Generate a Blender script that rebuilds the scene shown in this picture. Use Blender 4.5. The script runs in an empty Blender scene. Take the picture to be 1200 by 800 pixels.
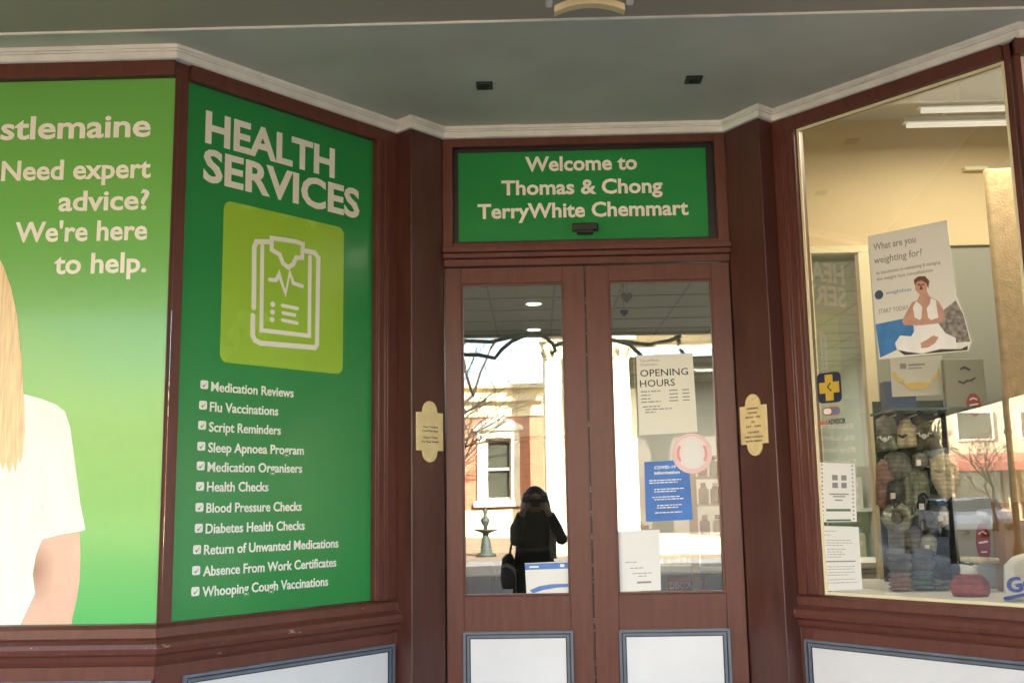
import bpy, math, random
from mathutils import Vector, Matrix
random.seed(7)
sc = bpy.context.scene
COL = sc.collection
R = math.radians

# ------------------------------------------------------------------ camera
CAM = Vector((0.0, -4.837, 1.52))
FW = Vector((-0.0195815, 0.98792822, 0.15366975))
RT = Vector((0.99961334, 0.02237991, -0.01650173))
UP = Vector((0.01974164, -0.1532872, 0.98798446))
FPX = 1205.8                                     # focal length for a 1200 wide picture
cd = bpy.data.cameras.new('camera'); cam = bpy.data.objects.new('camera', cd); COL.objects.link(cam)
cd.sensor_width = 36; cd.lens = 36 * FPX / 1200; cd.clip_start = 0.02; cd.clip_end = 2000
cam.matrix_world = Matrix(((RT.x, UP.x, -FW.x, CAM.x), (RT.y, UP.y, -FW.y, CAM.y), (RT.z, UP.z, -FW.z, CAM.z), (0, 0, 0, 1)))
sc.camera = cam

# ------------------------------------------------------------------ world, sun, exposure
SUN_EL, SUN_AZ = 28.0, 24.0                      # sun behind the shop, a little to the right
w = bpy.data.worlds.new('World'); sc.world = w; w.use_nodes = True
nt = w.node_tree; bg = nt.nodes['Background']
sky = nt.nodes.new('ShaderNodeTexSky'); sky.sky_type = 'NISHITA'; sky.sun_disc = False
sky.sun_elevation = R(SUN_EL); sky.sun_rotation = R(SUN_AZ); sky.dust_density = 2.0
nt.links.new(sky.outputs[0], bg.inputs[0]); bg.inputs[1].default_value = 0.13
sl = bpy.data.lights.new('sun', 'SUN'); sl.energy = 5.0; sl.angle = R(0.5); sl.color = (1, 0.93, 0.82)
so = bpy.data.objects.new('sun', sl); COL.objects.link(so)
sdir = Vector((math.sin(R(SUN_AZ)) * math.cos(R(SUN_EL)), math.cos(R(SUN_AZ)) * math.cos(R(SUN_EL)), math.sin(R(SUN_EL))))
so.rotation_euler = (-sdir).to_track_quat('-Z', 'Y').to_euler()
sc.view_settings.view_transform = 'Standard'; sc.view_settings.look = 'None'
sc.view_settings.gamma = 1; sc.view_settings.use_curve_mapping = False
sc.view_settings.exposure = 3.32
cy = sc.cycles
cy.max_bounces = 10; cy.diffuse_bounces = 6; cy.glossy_bounces = 5; cy.transmission_bounces = 6; cy.transparent_max_bounces = 20
cy.use_denoising = True; cy.sample_clamp_indirect = 6.0
cy.caustics_reflective = False; cy.caustics_refractive = False

# ------------------------------------------------------------------ materials
def srgb(r, g, b):
    f = lambda c: c / 12.92 if c <= 0.04045 else ((c + 0.055) / 1.055) ** 2.4
    return (f(r / 255), f(g / 255), f(b / 255))
def mat(name, c, rough=0.5, metal=0.0, var=0.0, vscale=6.0, bump=0.0, bscale=60.0, coat=0.0, spec=0.5, stretch=None):
    m = bpy.data.materials.new(name); m.use_nodes = True
    n = m.node_tree.nodes; l = m.node_tree.links; p = n['Principled BSDF']
    p.inputs['Roughness'].default_value = rough; p.inputs['Metallic'].default_value = metal
    p.inputs['Specular IOR Level'].default_value = spec
    if coat: p.inputs['Coat Weight'].default_value = coat; p.inputs['Coat Roughness'].default_value = 0.08
    p.inputs['Base Color'].default_value = (*c, 1)
    tc = n.new('ShaderNodeTexCoord'); src = tc.outputs['Object']
    if stretch:
        mp = n.new('ShaderNodeMapping'); mp.inputs['Scale'].default_value = stretch
        l.new(src, mp.inputs[0]); src = mp.outputs[0]
    if var:
        t = n.new('ShaderNodeTexNoise'); t.inputs['Scale'].default_value = vscale; t.inputs['Detail'].default_value = 6
        l.new(src, t.inputs['Vector'])
        cr = n.new('ShaderNodeValToRGB'); cr.color_ramp.elements[0].position = 0.3; cr.color_ramp.elements[1].position = 0.7
        cr.color_ramp.elements[0].color = (*[x * (1 - var) for x in c], 1)
        cr.color_ramp.elements[1].color = (*[min(1, x * (1 + var)) for x in c], 1)
        l.new(t.outputs['Fac'], cr.inputs[0]); l.new(cr.outputs[0], p.inputs['Base Color'])
        mr = n.new('ShaderNodeMapRange'); mr.inputs[3].default_value = max(0.03, rough - 0.08); mr.inputs[4].default_value = min(1, rough + 0.1)
        l.new(t.outputs['Fac'], mr.inputs[0]); l.new(mr.outputs[0], p.inputs['Roughness'])
    if bump:
        t2 = n.new('ShaderNodeTexNoise'); t2.inputs['Scale'].default_value = bscale; t2.inputs['Detail'].default_value = 4
        l.new(src, t2.inputs['Vector'])
        b = n.new('ShaderNodeBump'); b.inputs['Strength'].default_value = bump; b.inputs['Distance'].default_value = 0.01
        l.new(t2.outputs['Fac'], b.inputs['Height']); l.new(b.outputs[0], p.inputs['Normal'])
    return m
def emis(name, c, s):
    m = bpy.data.materials.new(name); m.use_nodes = True; p = m.node_tree.nodes['Principled BSDF']
    p.inputs['Base Color'].default_value = (0.8, 0.8, 0.8, 1)
    p.inputs['Emission Color'].default_value = (*c, 1); p.inputs['Emission Strength'].default_value = s
    return m
def glass(name, f0, tint=(1, 1, 1)):
    m = bpy.data.materials.new(name); m.use_nodes = True; n = m.node_tree.nodes; l = m.node_tree.links; n.clear()
    o = n.new('ShaderNodeOutputMaterial'); mx = n.new('ShaderNodeMixShader'); t = n.new('ShaderNodeBsdfTransparent'); g = n.new('ShaderNodeBsdfGlossy')
    t.inputs[0].default_value = (*tint, 1); g.inputs['Roughness'].default_value = 0.0; g.inputs[0].default_value = (1, 0.99, 0.96, 1)
    lw = n.new('ShaderNodeLayerWeight'); lw.inputs[0].default_value = 0.5
    pw = n.new('ShaderNodeMath'); pw.operation = 'POWER'; pw.inputs[1].default_value = 4.0
    mr = n.new('ShaderNodeMapRange'); mr.inputs[3].default_value = f0; mr.inputs[4].default_value = 1.0
    l.new(lw.outputs['Facing'], pw.inputs[0]); l.new(pw.outputs[0], mr.inputs[0]); l.new(mr.outputs[0], mx.inputs[0])
    tn = n.new('ShaderNodeTexNoise'); tn.inputs['Scale'].default_value = 1.3; tcn = n.new('ShaderNodeTexCoord')
    bp = n.new('ShaderNodeBump'); bp.inputs['Strength'].default_value = 0.02; bp.inputs['Distance'].default_value = 0.02
    l.new(tcn.outputs['Object'], tn.inputs['Vector']); l.new(tn.outputs['Fac'], bp.inputs['Height']); l.new(bp.outputs[0], g.inputs['Normal'])
    l.new(t.outputs[0], mx.inputs[1]); l.new(g.outputs[0], mx.inputs[2]); l.new(mx.outputs[0], o.inputs[0])
    return m
def worn_wood(name, c, chip, thresh):
    """gloss painted timber, faint vertical brush marks, chips of paint missing here and there"""
    m = mat(name, c, 0.33, 0, 0.13, 5, 0.08, 30, spec=0.32, stretch=(6, 6, 0.8))
    n = m.node_tree.nodes; l = m.node_tree.links; p = n['Principled BSDF']
    old = p.inputs['Base Color'].links[0].from_socket
    tc = n.new('ShaderNodeTexCoord'); t = n.new('ShaderNodeTexNoise'); t.inputs['Scale'].default_value = 9; t.inputs['Detail'].default_value = 9; t.inputs['Roughness'].default_value = 0.75
    mp = n.new('ShaderNodeMapping'); mp.inputs['Scale'].default_value = (1, 1, 3); l.new(tc.outputs['Object'], mp.inputs[0]); l.new(mp.outputs[0], t.inputs['Vector'])
    cr = n.new('ShaderNodeValToRGB'); cr.color_ramp.elements[0].position = thresh; cr.color_ramp.elements[1].position = thresh + 0.03
    l.new(t.outputs['Fac'], cr.inputs[0])
    mx = n.new('ShaderNodeMix'); mx.data_type = 'RGBA'; mx.inputs[7].default_value = (*chip, 1)
    l.new(cr.outputs[0], mx.inputs[0]); l.new(old, mx.inputs[6]); l.new(mx.outputs[2], p.inputs['Base Color'])
    return m
def brick(name, c1, c2, mortar, scale):
    m = mat(name, c1, 0.85); n = m.node_tree.nodes; l = m.node_tree.links; p = n['Principled BSDF']
    tc = n.new('ShaderNodeTexCoord'); sp = n.new('ShaderNodeSeparateXYZ'); cb = n.new('ShaderNodeCombineXYZ')
    l.new(tc.outputs['Object'], sp.inputs[0]); l.new(sp.outputs['X'], cb.inputs[0]); l.new(sp.outputs['Z'], cb.inputs[1])
    b = n.new('ShaderNodeTexBrick'); b.inputs['Color1'].default_value = (*c1, 1); b.inputs['Color2'].default_value = (*c2, 1); b.inputs['Mortar'].default_value = (*mortar, 1)
    b.inputs['Scale'].default_value = scale; b.inputs['Mortar Size'].default_value = 0.015
    l.new(cb.outputs[0], b.inputs['Vector']); l.new(b.outputs['Color'], p.inputs['Base Color'])
    return m
def print_ramp(name, stops, axis='Z', z0=0.0, z1=1.0, rough=0.25, coat=0.0):
    """a printed sheet whose ink runs from one colour to another, up the sheet"""
    m = mat(name, stops[0][1], rough, coat=coat); n = m.node_tree.nodes; l = m.node_tree.links; p = n['Principled BSDF']
    tc = n.new('ShaderNodeTexCoord'); sp = n.new('ShaderNodeSeparateXYZ'); l.new(tc.outputs['Object'], sp.inputs[0])
    mr = n.new('ShaderNodeMapRange'); mr.inputs[1].default_value = z0; mr.inputs[2].default_value = z1; l.new(sp.outputs[axis], mr.inputs[0])
    cr = n.new('ShaderNodeValToRGB'); e = cr.color_ramp.elements
    e[0].position, e[0].color = stops[0][0], (*stops[0][1], 1); e[1].position, e[1].color = stops[-1][0], (*stops[-1][1], 1)
    for q, c in stops[1:-1]: k = e.new(q); k.color = (*c, 1)
    l.new(mr.outputs[0], cr.inputs[0]); l.new(cr.outputs[0], p.inputs['Base Color'])
    return m

M = {}
M['maroon'] = worn_wood('maroon_paint', (0.122, 0.042, 0.031), (0.30, 0.17, 0.13), 0.735)
M['maroon_sill'] = worn_wood('maroon_sill_paint', (0.122, 0.042, 0.031), (0.42, 0.27, 0.20), 0.635)
M['maroon_dark'] = mat('dark_maroon', (0.085, 0.031, 0.024), 0.32, 0, 0.2, 4, 0.05, 30, stretch=(5, 5, 0.7))  # darker maroon tone for the pilasters and verandah fascia
M['slate'] = mat('slate_blue_paint', (0.12, 0.145, 0.19), 0.4, 0, 0.15, 12)
M['slate_dark'] = mat('dark_slate_paint', (0.018, 0.022, 0.032), 0.5)
M['panel'] = mat('white_panel_paint', (0.72, 0.73, 0.76), 0.45, 0, 0.04, 3, 0.03, 20)
M['cornice'] = mat('cornice_white', (0.78, 0.77, 0.73), 0.5, 0, 0.10, 9)
M['ceiling'] = mat('ceiling_grey_green', (0.57, 0.585, 0.525), 0.55, 0, 0.13, 1.6, 0.03, 8)
M['soffit'] = mat('soffit_grey', (0.40, 0.365, 0.31), 0.6, 0, 0.08, 1.0)
M['black'] = mat('black_plastic', (0.012, 0.012, 0.013), 0.35)
M['dark'] = mat('dark_grey', (0.03, 0.03, 0.03), 0.5)
M['white'] = mat('white_plastic', (0.78, 0.77, 0.74), 0.4)
M['paper'] = mat('white_paper', (0.80, 0.80, 0.78), 0.7)
M['cream_paper'] = mat('cream_paper', (0.78, 0.77, 0.66), 0.7)
M['ink'] = mat('black_ink', (0.03, 0.03, 0.035), 0.6)
M['ink_grey'] = mat('grey_ink', (0.26, 0.26, 0.25), 0.6)
M['letter'] = mat('cream_vinyl_letter', (0.88, 0.86, 0.77), 0.35)
M['letter_w'] = mat('white_vinyl_letter', (0.86, 0.87, 0.82), 0.35)
M['green_sign'] = mat('green_sign_vinyl', (0.022, 0.262, 0.064), 0.22, 0, 0.06, 2, coat=0.06, spec=0.35)
M['green_dark'] = mat('deep_green_vinyl', (0.022, 0.262, 0.064), 0.22, 0, 0.06, 2, coat=0.06, spec=0.35)
M['lime'] = mat('lime_vinyl', (0.34, 0.58, 0.035), 0.25, 0, 0.04, 2, coat=0.2)
M['poster_green'] = print_ramp('poster_green_print', [(0.0, (0.07, 0.50, 0.13)), (0.30, (0.15, 0.52, 0.10)), (0.55, (0.15, 0.46, 0.08)), (1.0, (0.15, 0.44, 0.085))], 'Z', 0.0, 2.1, 0.25, 0.2)
M['hair_print'] = mat('blonde_hair_print', (0.80, 0.60, 0.32), 0.3, 0, 0.20, 6, stretch=(22, 22, 1.2))
M['shirt_print'] = mat('white_shirt_print', (0.84, 0.84, 0.83), 0.3, 0, 0.05, 6, stretch=(3, 3, 0.7))
M['skin_print'] = mat('skin_print', (0.76, 0.50, 0.38), 0.3, 0, 0.10, 5)
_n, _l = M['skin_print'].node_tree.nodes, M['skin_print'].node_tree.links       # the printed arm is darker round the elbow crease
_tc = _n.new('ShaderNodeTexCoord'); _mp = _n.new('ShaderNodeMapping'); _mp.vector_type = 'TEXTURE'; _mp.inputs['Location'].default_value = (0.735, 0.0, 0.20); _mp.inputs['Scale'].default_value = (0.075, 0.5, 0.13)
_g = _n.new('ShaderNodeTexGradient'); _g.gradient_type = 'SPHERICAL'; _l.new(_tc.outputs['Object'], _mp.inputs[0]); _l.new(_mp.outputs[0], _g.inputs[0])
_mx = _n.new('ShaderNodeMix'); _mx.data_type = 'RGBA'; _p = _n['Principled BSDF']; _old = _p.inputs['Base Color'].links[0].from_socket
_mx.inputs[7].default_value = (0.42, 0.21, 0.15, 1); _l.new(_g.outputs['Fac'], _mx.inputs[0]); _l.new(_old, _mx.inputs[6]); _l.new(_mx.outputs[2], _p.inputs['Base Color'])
M['brass'] = mat('pale_gold_enamel', (0.80, 0.64, 0.34), 0.35, 0, 0.12, 14, coat=0.2)
M['door_glass'] = glass('reflective_door_glass', 0.17, (0.90, 0.92, 0.90))
M['shop_glass'] = glass('shop_window_glass', 0.11, (0.98, 0.98, 0.96))
M['far_glass'] = mat('far_window_glass', (0.06, 0.065, 0.05), 0.08, spec=0.8)
M['cream_wall'] = mat('cream_wall_paint', (0.70, 0.57, 0.34), 0.7, 0, 0.05, 2)
M['cream_frame'] = mat('cream_gloss_frame', (0.80, 0.74, 0.50), 0.4)
M['stucco'] = mat('ochre_stucco', (0.58, 0.44, 0.25), 0.9, 0, 0.15, 30, 0.35, 90)
M['greygreen'] = mat('grey_green_board', (0.30, 0.31, 0.26), 0.6, 0, 0.05, 2)
M['inner_white'] = mat('interior_white', (0.62, 0.63, 0.58), 0.7, 0, 0.04, 1)
M['tile'] = mat('ceiling_tile', (0.46, 0.48, 0.43), 0.85, 0, 0.06, 18)
M['floor_in'] = mat('shop_vinyl_floor', (0.12, 0.115, 0.105), 0.3, 0, 0.1, 3)
M['concrete'] = mat('concrete_paving', (0.36, 0.34, 0.31), 0.85, 0, 0.15, 2.5, 0.1, 50)
M['asphalt'] = mat('asphalt', (0.05, 0.049, 0.047), 0.9, 0, 0.2, 8, 0.2, 80)
M['gravel'] = mat('pale_forecourt', (0.22, 0.165, 0.115), 0.9, 0, 0.15, 2)
M['earth'] = mat('far_ground', (0.16, 0.17, 0.09), 0.95, 0, 0.2, 0.2)
M['kerbstone'] = mat('bluestone_kerb', (0.16, 0.16, 0.165), 0.8, 0, 0.15, 9)
M['render_cream'] = mat('cream_render', (0.76, 0.66, 0.42), 0.8, 0, 0.06, 1.5)
M['render_white'] = mat('white_render', (0.80, 0.75, 0.60), 0.8, 0, 0.05, 1.5)
M['brick'] = brick('orange_brick', (0.42, 0.15, 0.07), (0.33, 0.11, 0.055), (0.48, 0.38, 0.28), 4.4)
M['iron'] = mat('dark_wrought_iron', (0.018, 0.022, 0.02), 0.45, 0.4)
M['verdigris'] = mat('verdigris_iron', (0.045, 0.06, 0.05), 0.6, 0.2, 0.2, 9)
M['bark'] = mat('grey_bark', (0.06, 0.042, 0.030), 0.9, 0, 0.25, 14, 0.4, 40)
M['cloth_black'] = mat('black_cloth', (0.012, 0.011, 0.012), 0.85, 0, 0.25, 20)
M['hair'] = mat('dark_hair', (0.014, 0.010, 0.009), 0.5, 0, 0.3, 40, stretch=(8, 8, 1))
M['skin'] = mat('skin', (0.36, 0.20, 0.14), 0.5, 0, 0.06, 12)
M['scarf'] = mat('grey_print_scarf', (0.30, 0.29, 0.27), 0.85, 0, 0.6, 40)
M['lamp_on'] = emis('lit_lamp', (1, 0.93, 0.8), 1.2)
M['tube_on'] = emis('lit_tube', (1, 0.93, 0.78), 0.07)
M['lens'] = mat('cream_lens', (0.80, 0.66, 0.40), 0.35)

# ------------------------------------------------------------------ builders
class Frame:
    """a wall plane: a runs along it (left to right seen from the street), z up, n out towards the street"""
    def __init__(s, o, t, n): s.o = Vector((*o, 0)); s.t = Vector((*t, 0)).normalized(); s.n = Vector((*n, 0)).normalized()
    def pt(s, a, z, n=0.0): return s.o + s.t * a + s.n * n + Vector((0, 0, z))
    def px(s, u, v, n=0.0):
        """where the sight line through a photo position meets this plane: (a, z)"""
        d = FW * FPX + RT * (u - 600) + UP * (400 - v)
        q = s.o + s.n * n
        k = (q - CAM).dot(s.n) / d.dot(s.n); p = CAM + d * k
        return ((p - s.o).dot(s.t), p.z)
def AT(u, v, Y):
    d = FW * FPX + RT * (u - 600) + UP * (400 - v); k = (Y - CAM.y) / d.y
    return CAM + d * k
def MIR(u, v, Yd):
    """a point across the street at depth Yd that the door glass (plane Y=0) mirrors"""
    d = FW * FPX + RT * (u - 600) + UP * (400 - v); k = (Yd - CAM.y * 1.0) / d.y
    return Vector((CAM.x + d.x * k, -Yd, CAM.z + d.z * k))
LO = Frame((-1.394, -0.977), (1, 0), (0, -1))
LS = Frame((-1.364, -0.933), (0.650, 0.760), (0.760, -0.650))
DR = Frame((0, 0), (1, 0), (0, -1))
RS = Frame((1.252, -0.216), (0.667, -0.745), (-0.745, -0.667))
RO = Frame((1.906, -0.980), (1, 0), (0, -1))
def BK(Y): return Frame((0, Y), (1, 0), (0, -1))      # any plane parallel to the doors

class MB:
    def __init__(s): s.v = []; s.f = []; s.mi = []; s.cur = 0; s.smooth = set()
    def add(s, vs, fs, smooth=False):
        b = len(s.v); s.v += [Vector(x) for x in vs]
        for f in fs:
            if smooth: s.smooth.add(len(s.f))
            s.f.append([b + i for i in f]); s.mi.append(s.cur)
        return s
    def box(s, fr, a0, a1, z0, z1, n0, n1):
        P = [fr.pt(a, z, n) for n in (n0, n1) for a, z in ((a0, z0), (a1, z0), (a1, z1), (a0, z1))]
        return s.add(P, [(3, 2, 1, 0), (4, 5, 6, 7), (0, 1, 5, 4), (1, 2, 6, 5), (2, 3, 7, 6), (3, 0, 4, 7)])
    def wbox(s, x0, x1, y0, y1, z0, z1):
        return s.box(BK(0), x0, x1, z0, z1, -y1, -y0)
    def poly(s, fr, pts, n0, n1):
        k = len(pts)
        ar = sum(pts[i][0] * pts[(i + 1) % k][1] - pts[(i + 1) % k][0] * pts[i][1] for i in range(k))
        if ar < 0: pts = pts[::-1]
        P = [fr.pt(a, z, n0) for a, z in pts] + [fr.pt(a, z, n1) for a, z in pts]
        return s.add(P, [tuple(range(k))[::-1], tuple(range(k, 2 * k))] + [(i, (i + 1) % k, k + (i + 1) % k, k + i) for i in range(k)])
    def plan(s, pts, z0, z1):
        k = len(pts)
        ar = sum(pts[i][0] * pts[(i + 1) % k][1] - pts[(i + 1) % k][0] * pts[i][1] for i in range(k))
        if ar < 0: pts = pts[::-1]
        P = [Vector((p[0], p[1], z0)) for p in pts] + [Vector((p[0], p[1], z1)) for p in pts]
        return s.add(P, [tuple(range(k))[::-1], tuple(range(k, 2 * k))] + [(i, (i + 1) % k, k + (i + 1) % k, k + i) for i in range(k)])
    def sweep(s, path, prof, pre=None, post=None):
        """profile (out, z) run along a plan path with mitred corners; out is to the right of travel (towards the street)"""
        n = len(path); path = [Vector(p[:2]) for p in path]; rings = []
        for i in range(n):
            ds = []
            if i > 0: ds.append((path[i] - path[i - 1]).normalized())
            elif pre is not None: ds.append((path[0] - Vector(pre[:2])).normalized())
            if i < n - 1: ds.append((path[i + 1] - path[i]).normalized())
            elif post is not None: ds.append((Vector(post[:2]) - path[i]).normalized())
            ns = [Vector((d.y, -d.x)) for d in ds]
            m = ns[0] if len(ns) == 1 else (ns[0] + ns[1]) / max(0.25, 1 + ns[0].dot(ns[1]))
            rings.append([Vector((path[i].x + m.x * o, path[i].y + m.y * o, z)) for o, z in prof])
        k = len(prof); P = [p for r in rings for p in r]; F = []
        for i in range(n - 1):
            for j in range(k):
                j2 = (j + 1) % k; F.append((i * k + j, (i + 1) * k + j, (i + 1) * k + j2, i * k + j2))
        F += [tuple(range(k))[::-1], tuple((n - 1) * k + j for j in range(k))]
        return s.add(P, F)
    def tube(s, pts, r, seg=8, cap=True):
        pts = [Vector(p) for p in pts]; n = len(pts)
        rr = r if isinstance(r, (list, tuple)) else [r] * n
        P = []; prev = None
        for i in range(n):
            d = (pts[min(i + 1, n - 1)] - pts[max(i - 1, 0)]).normalized()
            if prev is None:
                a = d.orthogonal().normalized()
            else:
                a = (prev - d * prev.dot(d)); a = a.normalized() if a.length > 1e-6 else d.orthogonal().normalized()
            prev = a; b = d.cross(a)
            for j in range(seg):
                t = 2 * math.pi * j / seg; P.append(pts[i] + (a * math.cos(t) + b * math.sin(t)) * rr[i])
        F = [(i * seg + j, i * seg + (j + 1) % seg, (i + 1) * seg + (j + 1) % seg, (i + 1) * seg + j) for i in range(n - 1) for j in range(seg)]
        s.add(P, F, True)
        if cap:
            b = len(s.v) - len(P)
            s.f.append([b + j for j in range(seg)][::-1]); s.mi.append(s.cur)
            s.f.append([b + (n - 1) * seg + j for j in range(seg)]); s.mi.append(s.cur)
        return s
    def lathe(s, c, prof, seg=20, sx=1.0, sy=1.0, smooth=True):
        c = Vector(c); P = [c + Vector((r * math.cos(2 * math.pi * j / seg) * sx, r * math.sin(2 * math.pi * j / seg) * sy, z)) for r, z in prof for j in range(seg)]
        n = len(prof)
        F = [(i * seg + j, i * seg + (j + 1) % seg, (i + 1) * seg + (j + 1) % seg, (i + 1) * seg + j) for i in range(n - 1) for j in range(seg)]
        s.add(P, F, smooth); b = len(s.v) - len(P)
        s.f.append([b + j for j in range(seg)][::-1]); s.mi.append(s.cur)
        s.f.append([b + (n - 1) * seg + j for j in range(seg)]); s.mi.append(s.cur)
        return s
    def ribbon(s, fr, pts, wd, n0, n1, closed=False):
        """a flat stroke of even width in the wall plane, rounded ends, mitred bends, no overlap"""
        k = len(pts); p = [Vector(q) for q in pts]; L = []; Rr = []
        for i in range(k):
            ds = []
            if i > 0 or closed: ds.append((p[i] - p[i - 1]).normalized())
            if i < k - 1 or closed: ds.append((p[(i + 1) % k] - p[i]).normalized())
            ns = [Vector((-d.y, d.x)) for d in ds]
            m = ns[0] if len(ns) == 1 else (ns[0] + ns[1]) / max(0.35, 1 + ns[0].dot(ns[1]))
            L.append(p[i] + m * wd / 2); Rr.append(p[i] - m * wd / 2)
        if not closed:
            def cap(c, d):
                a0 = math.atan2(d.y, d.x); return [c + Vector((math.cos(a0 + t), math.sin(a0 + t))) * wd / 2 for t in [(-90 + 180 * q / 6) * math.pi / 180 for q in range(1, 6)]]
            out = Rr + cap(p[-1], (p[-1] - p[-2]).normalized()) + L[::-1] + cap(p[0], (p[0] - p[1]).normalized())
            return s.poly(fr, [(q.x, q.y) for q in out], n0, n1)
        P = [fr.pt(q.x, q.y, n1) for q in L] + [fr.pt(q.x, q.y, n1) for q in Rr] + [fr.pt(q.x, q.y, n0) for q in L] + [fr.pt(q.x, q.y, n0) for q in Rr]
        F = []
        for i in range(k):
            j = (i + 1) % k
            F += [(k + i, k + j, j, i), (i, j, 2 * k + j, 2 * k + i), (3 * k + i, 3 * k + j, k + j, k + i)]
        return s.add(P, F)
    def build(s, name, mats, parent=None, bevel=0.0, seg=2):
        base = WPOS.get(parent.name, Vector((0, 0, 0))) if parent else Vector((0, 0, 0))
        if parent is None and s.v:
            xs = [v.x for v in s.v]; ys = [v.y for v in s.v]; base = Vector(((min(xs) + max(xs)) / 2, (min(ys) + max(ys)) / 2, min(v.z for v in s.v)))
        me = bpy.data.meshes.new(name); me.from_pydata([tuple(v - base) for v in s.v], [], s.f)
        ms = mats if isinstance(mats, (list, tuple)) else [mats]
        for m in ms: me.materials.append(m)
        for i, pl in enumerate(me.polygons): pl.material_index = s.mi[i]; pl.use_smooth = i in s.smooth
        me.validate(); me.update()
        o = bpy.data.objects.new(name, me); COL.objects.link(o)
        if parent: o.parent = parent; WPOS[o.name] = base
        else: o.location = base; WPOS[o.name] = base
        if bevel:
            b = o.modifiers.new('bevel', 'BEVEL'); b.width = bevel; b.segments = seg; b.limit_method = 'ANGLE'; b.angle_limit = R(40)
        return o
WPOS = {}
def thing(name, label, cat, loc, group=None):
    o = bpy.data.objects.new(name, None); COL.objects.link(o); o.location = loc; o.empty_display_size = 0.1
    o['label'] = label; o['category'] = cat
    if group: o['group'] = group
    WPOS[o.name] = Vector(loc); return o
def tag(o, label, cat, group=None):
    o['label'] = label; o['category'] = cat
    if group: o['group'] = group
    return o
def kind(o, k='structure'): o['kind'] = k; return o
def _tmesh(body, bold, res, align):
    c = bpy.data.curves.new('t', 'FONT'); c.body = body; c.size = 1.0; c.offset = bold; c.resolution_u = res; c.align_x = align; c.extrude = 0.5
    o = bpy.data.objects.new('t', c); COL.objects.link(o)
    bpy.context.view_layer.update()
    me = bpy.data.meshes.new_from_object(o.evaluated_get(bpy.context.evaluated_depsgraph_get()))
    vs = [v.co.copy() for v in me.vertices]; fs = [tuple(p.vertices) for p in me.polygons]
    bpy.data.objects.remove(o); bpy.data.meshes.remove(me); bpy.data.curves.remove(c)
    return vs, fs
_vs, _ = _tmesh('H', 0.0, 2, 'LEFT'); CAPH = max(v.y for v in _vs) - min(v.y for v in _vs)
def text(mb, fr, body, a, z, h, n0=0.001, n1=0.002, align='LEFT', bold=0.0, width=None, res=3, rot=0.0):
    """lettering in the wall plane; a = its left end, right end or centre by align, z = baseline, h = cap height"""
    vs, fs = _tmesh(body, bold, res, 'LEFT')
    x0 = min(v.x for v in vs); x1 = max(v.x for v in vs); s = h / CAPH
    sx = s if width is None else width / (x1 - x0)
    off = {'LEFT': x0, 'RIGHT': x1, 'CENTER': (x0 + x1) / 2}[align]
    ca, sa = math.cos(rot), math.sin(rot); P = []
    for v in vs:
        da, dz = (v.x - off) * sx, v.y * s
        P.append(fr.pt(a + da * ca - dz * sa, z + da * sa + dz * ca, n1 if v.z > 0 else n0))
    mb.add(P, fs); return mb
def rrect(a0, a1, z0, z1, r, k=5):
    out = []
    for cx, cz, t0 in ((a1 - r, z1 - r, 0), (a0 + r, z1 - r, 90), (a0 + r, z0 + r, 180), (a1 - r, z0 + r, 270)):
        for i in range(k + 1):
            t = R(t0 + 90 * i / k); out.append((cx + r * math.cos(t), cz + r * math.sin(t)))
    return out
def disc(ca, cz, ra, rz=None, k=24): rz = rz or ra; return [(ca + ra * math.cos(2 * math.pi * i / k), cz + rz * math.sin(2 * math.pi * i / k)) for i in range(k)]
def pxs(fr, pts, n=0.0): return [fr.px(u, v, n) for u, v in pts]

# ================================================================== ground and street
def slab(name, x0, x1, y0, y1, z0, z1, m): return kind(MB().wbox(x0, x1, y0, y1, z0, z1).build(name, m))
slab('ground', -400, 400, -500, 300, -0.60, -0.20, M['earth'])
slab('footpath', -60, 60, -6.45, 0.25, -0.10, 0.0, M['concrete'])
slab('kerb', -60, 60, -6.75, -6.45, -0.12, 0.002, M['kerbstone'])
slab('road', -90, 90, -22.3, -6.75, -0.19, -0.12, M['asphalt'])
slab('far_kerb', -60, 60, -22.6, -22.3, -0.12, 0.002, M['kerbstone'])
slab('forecourt', -60, 60, -60.0, -22.6, -0.12, 0.0, M['gravel'])

# ================================================================== the shop building
shop = thing('shop_building', 'maroon timber shopfront with splayed display windows around a recessed double door', 'shop', (0.265, 0, 0))
cL = Vector((-1.402, -0.977)); cR = Vector((1.933, -0.977))
eL = LS.pt(1.10, 0).to_2d(); eR = RS.pt(-0.12, 0).to_2d()
ZT, ZB, ZC = 3.213, 1.098, 3.276
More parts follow.
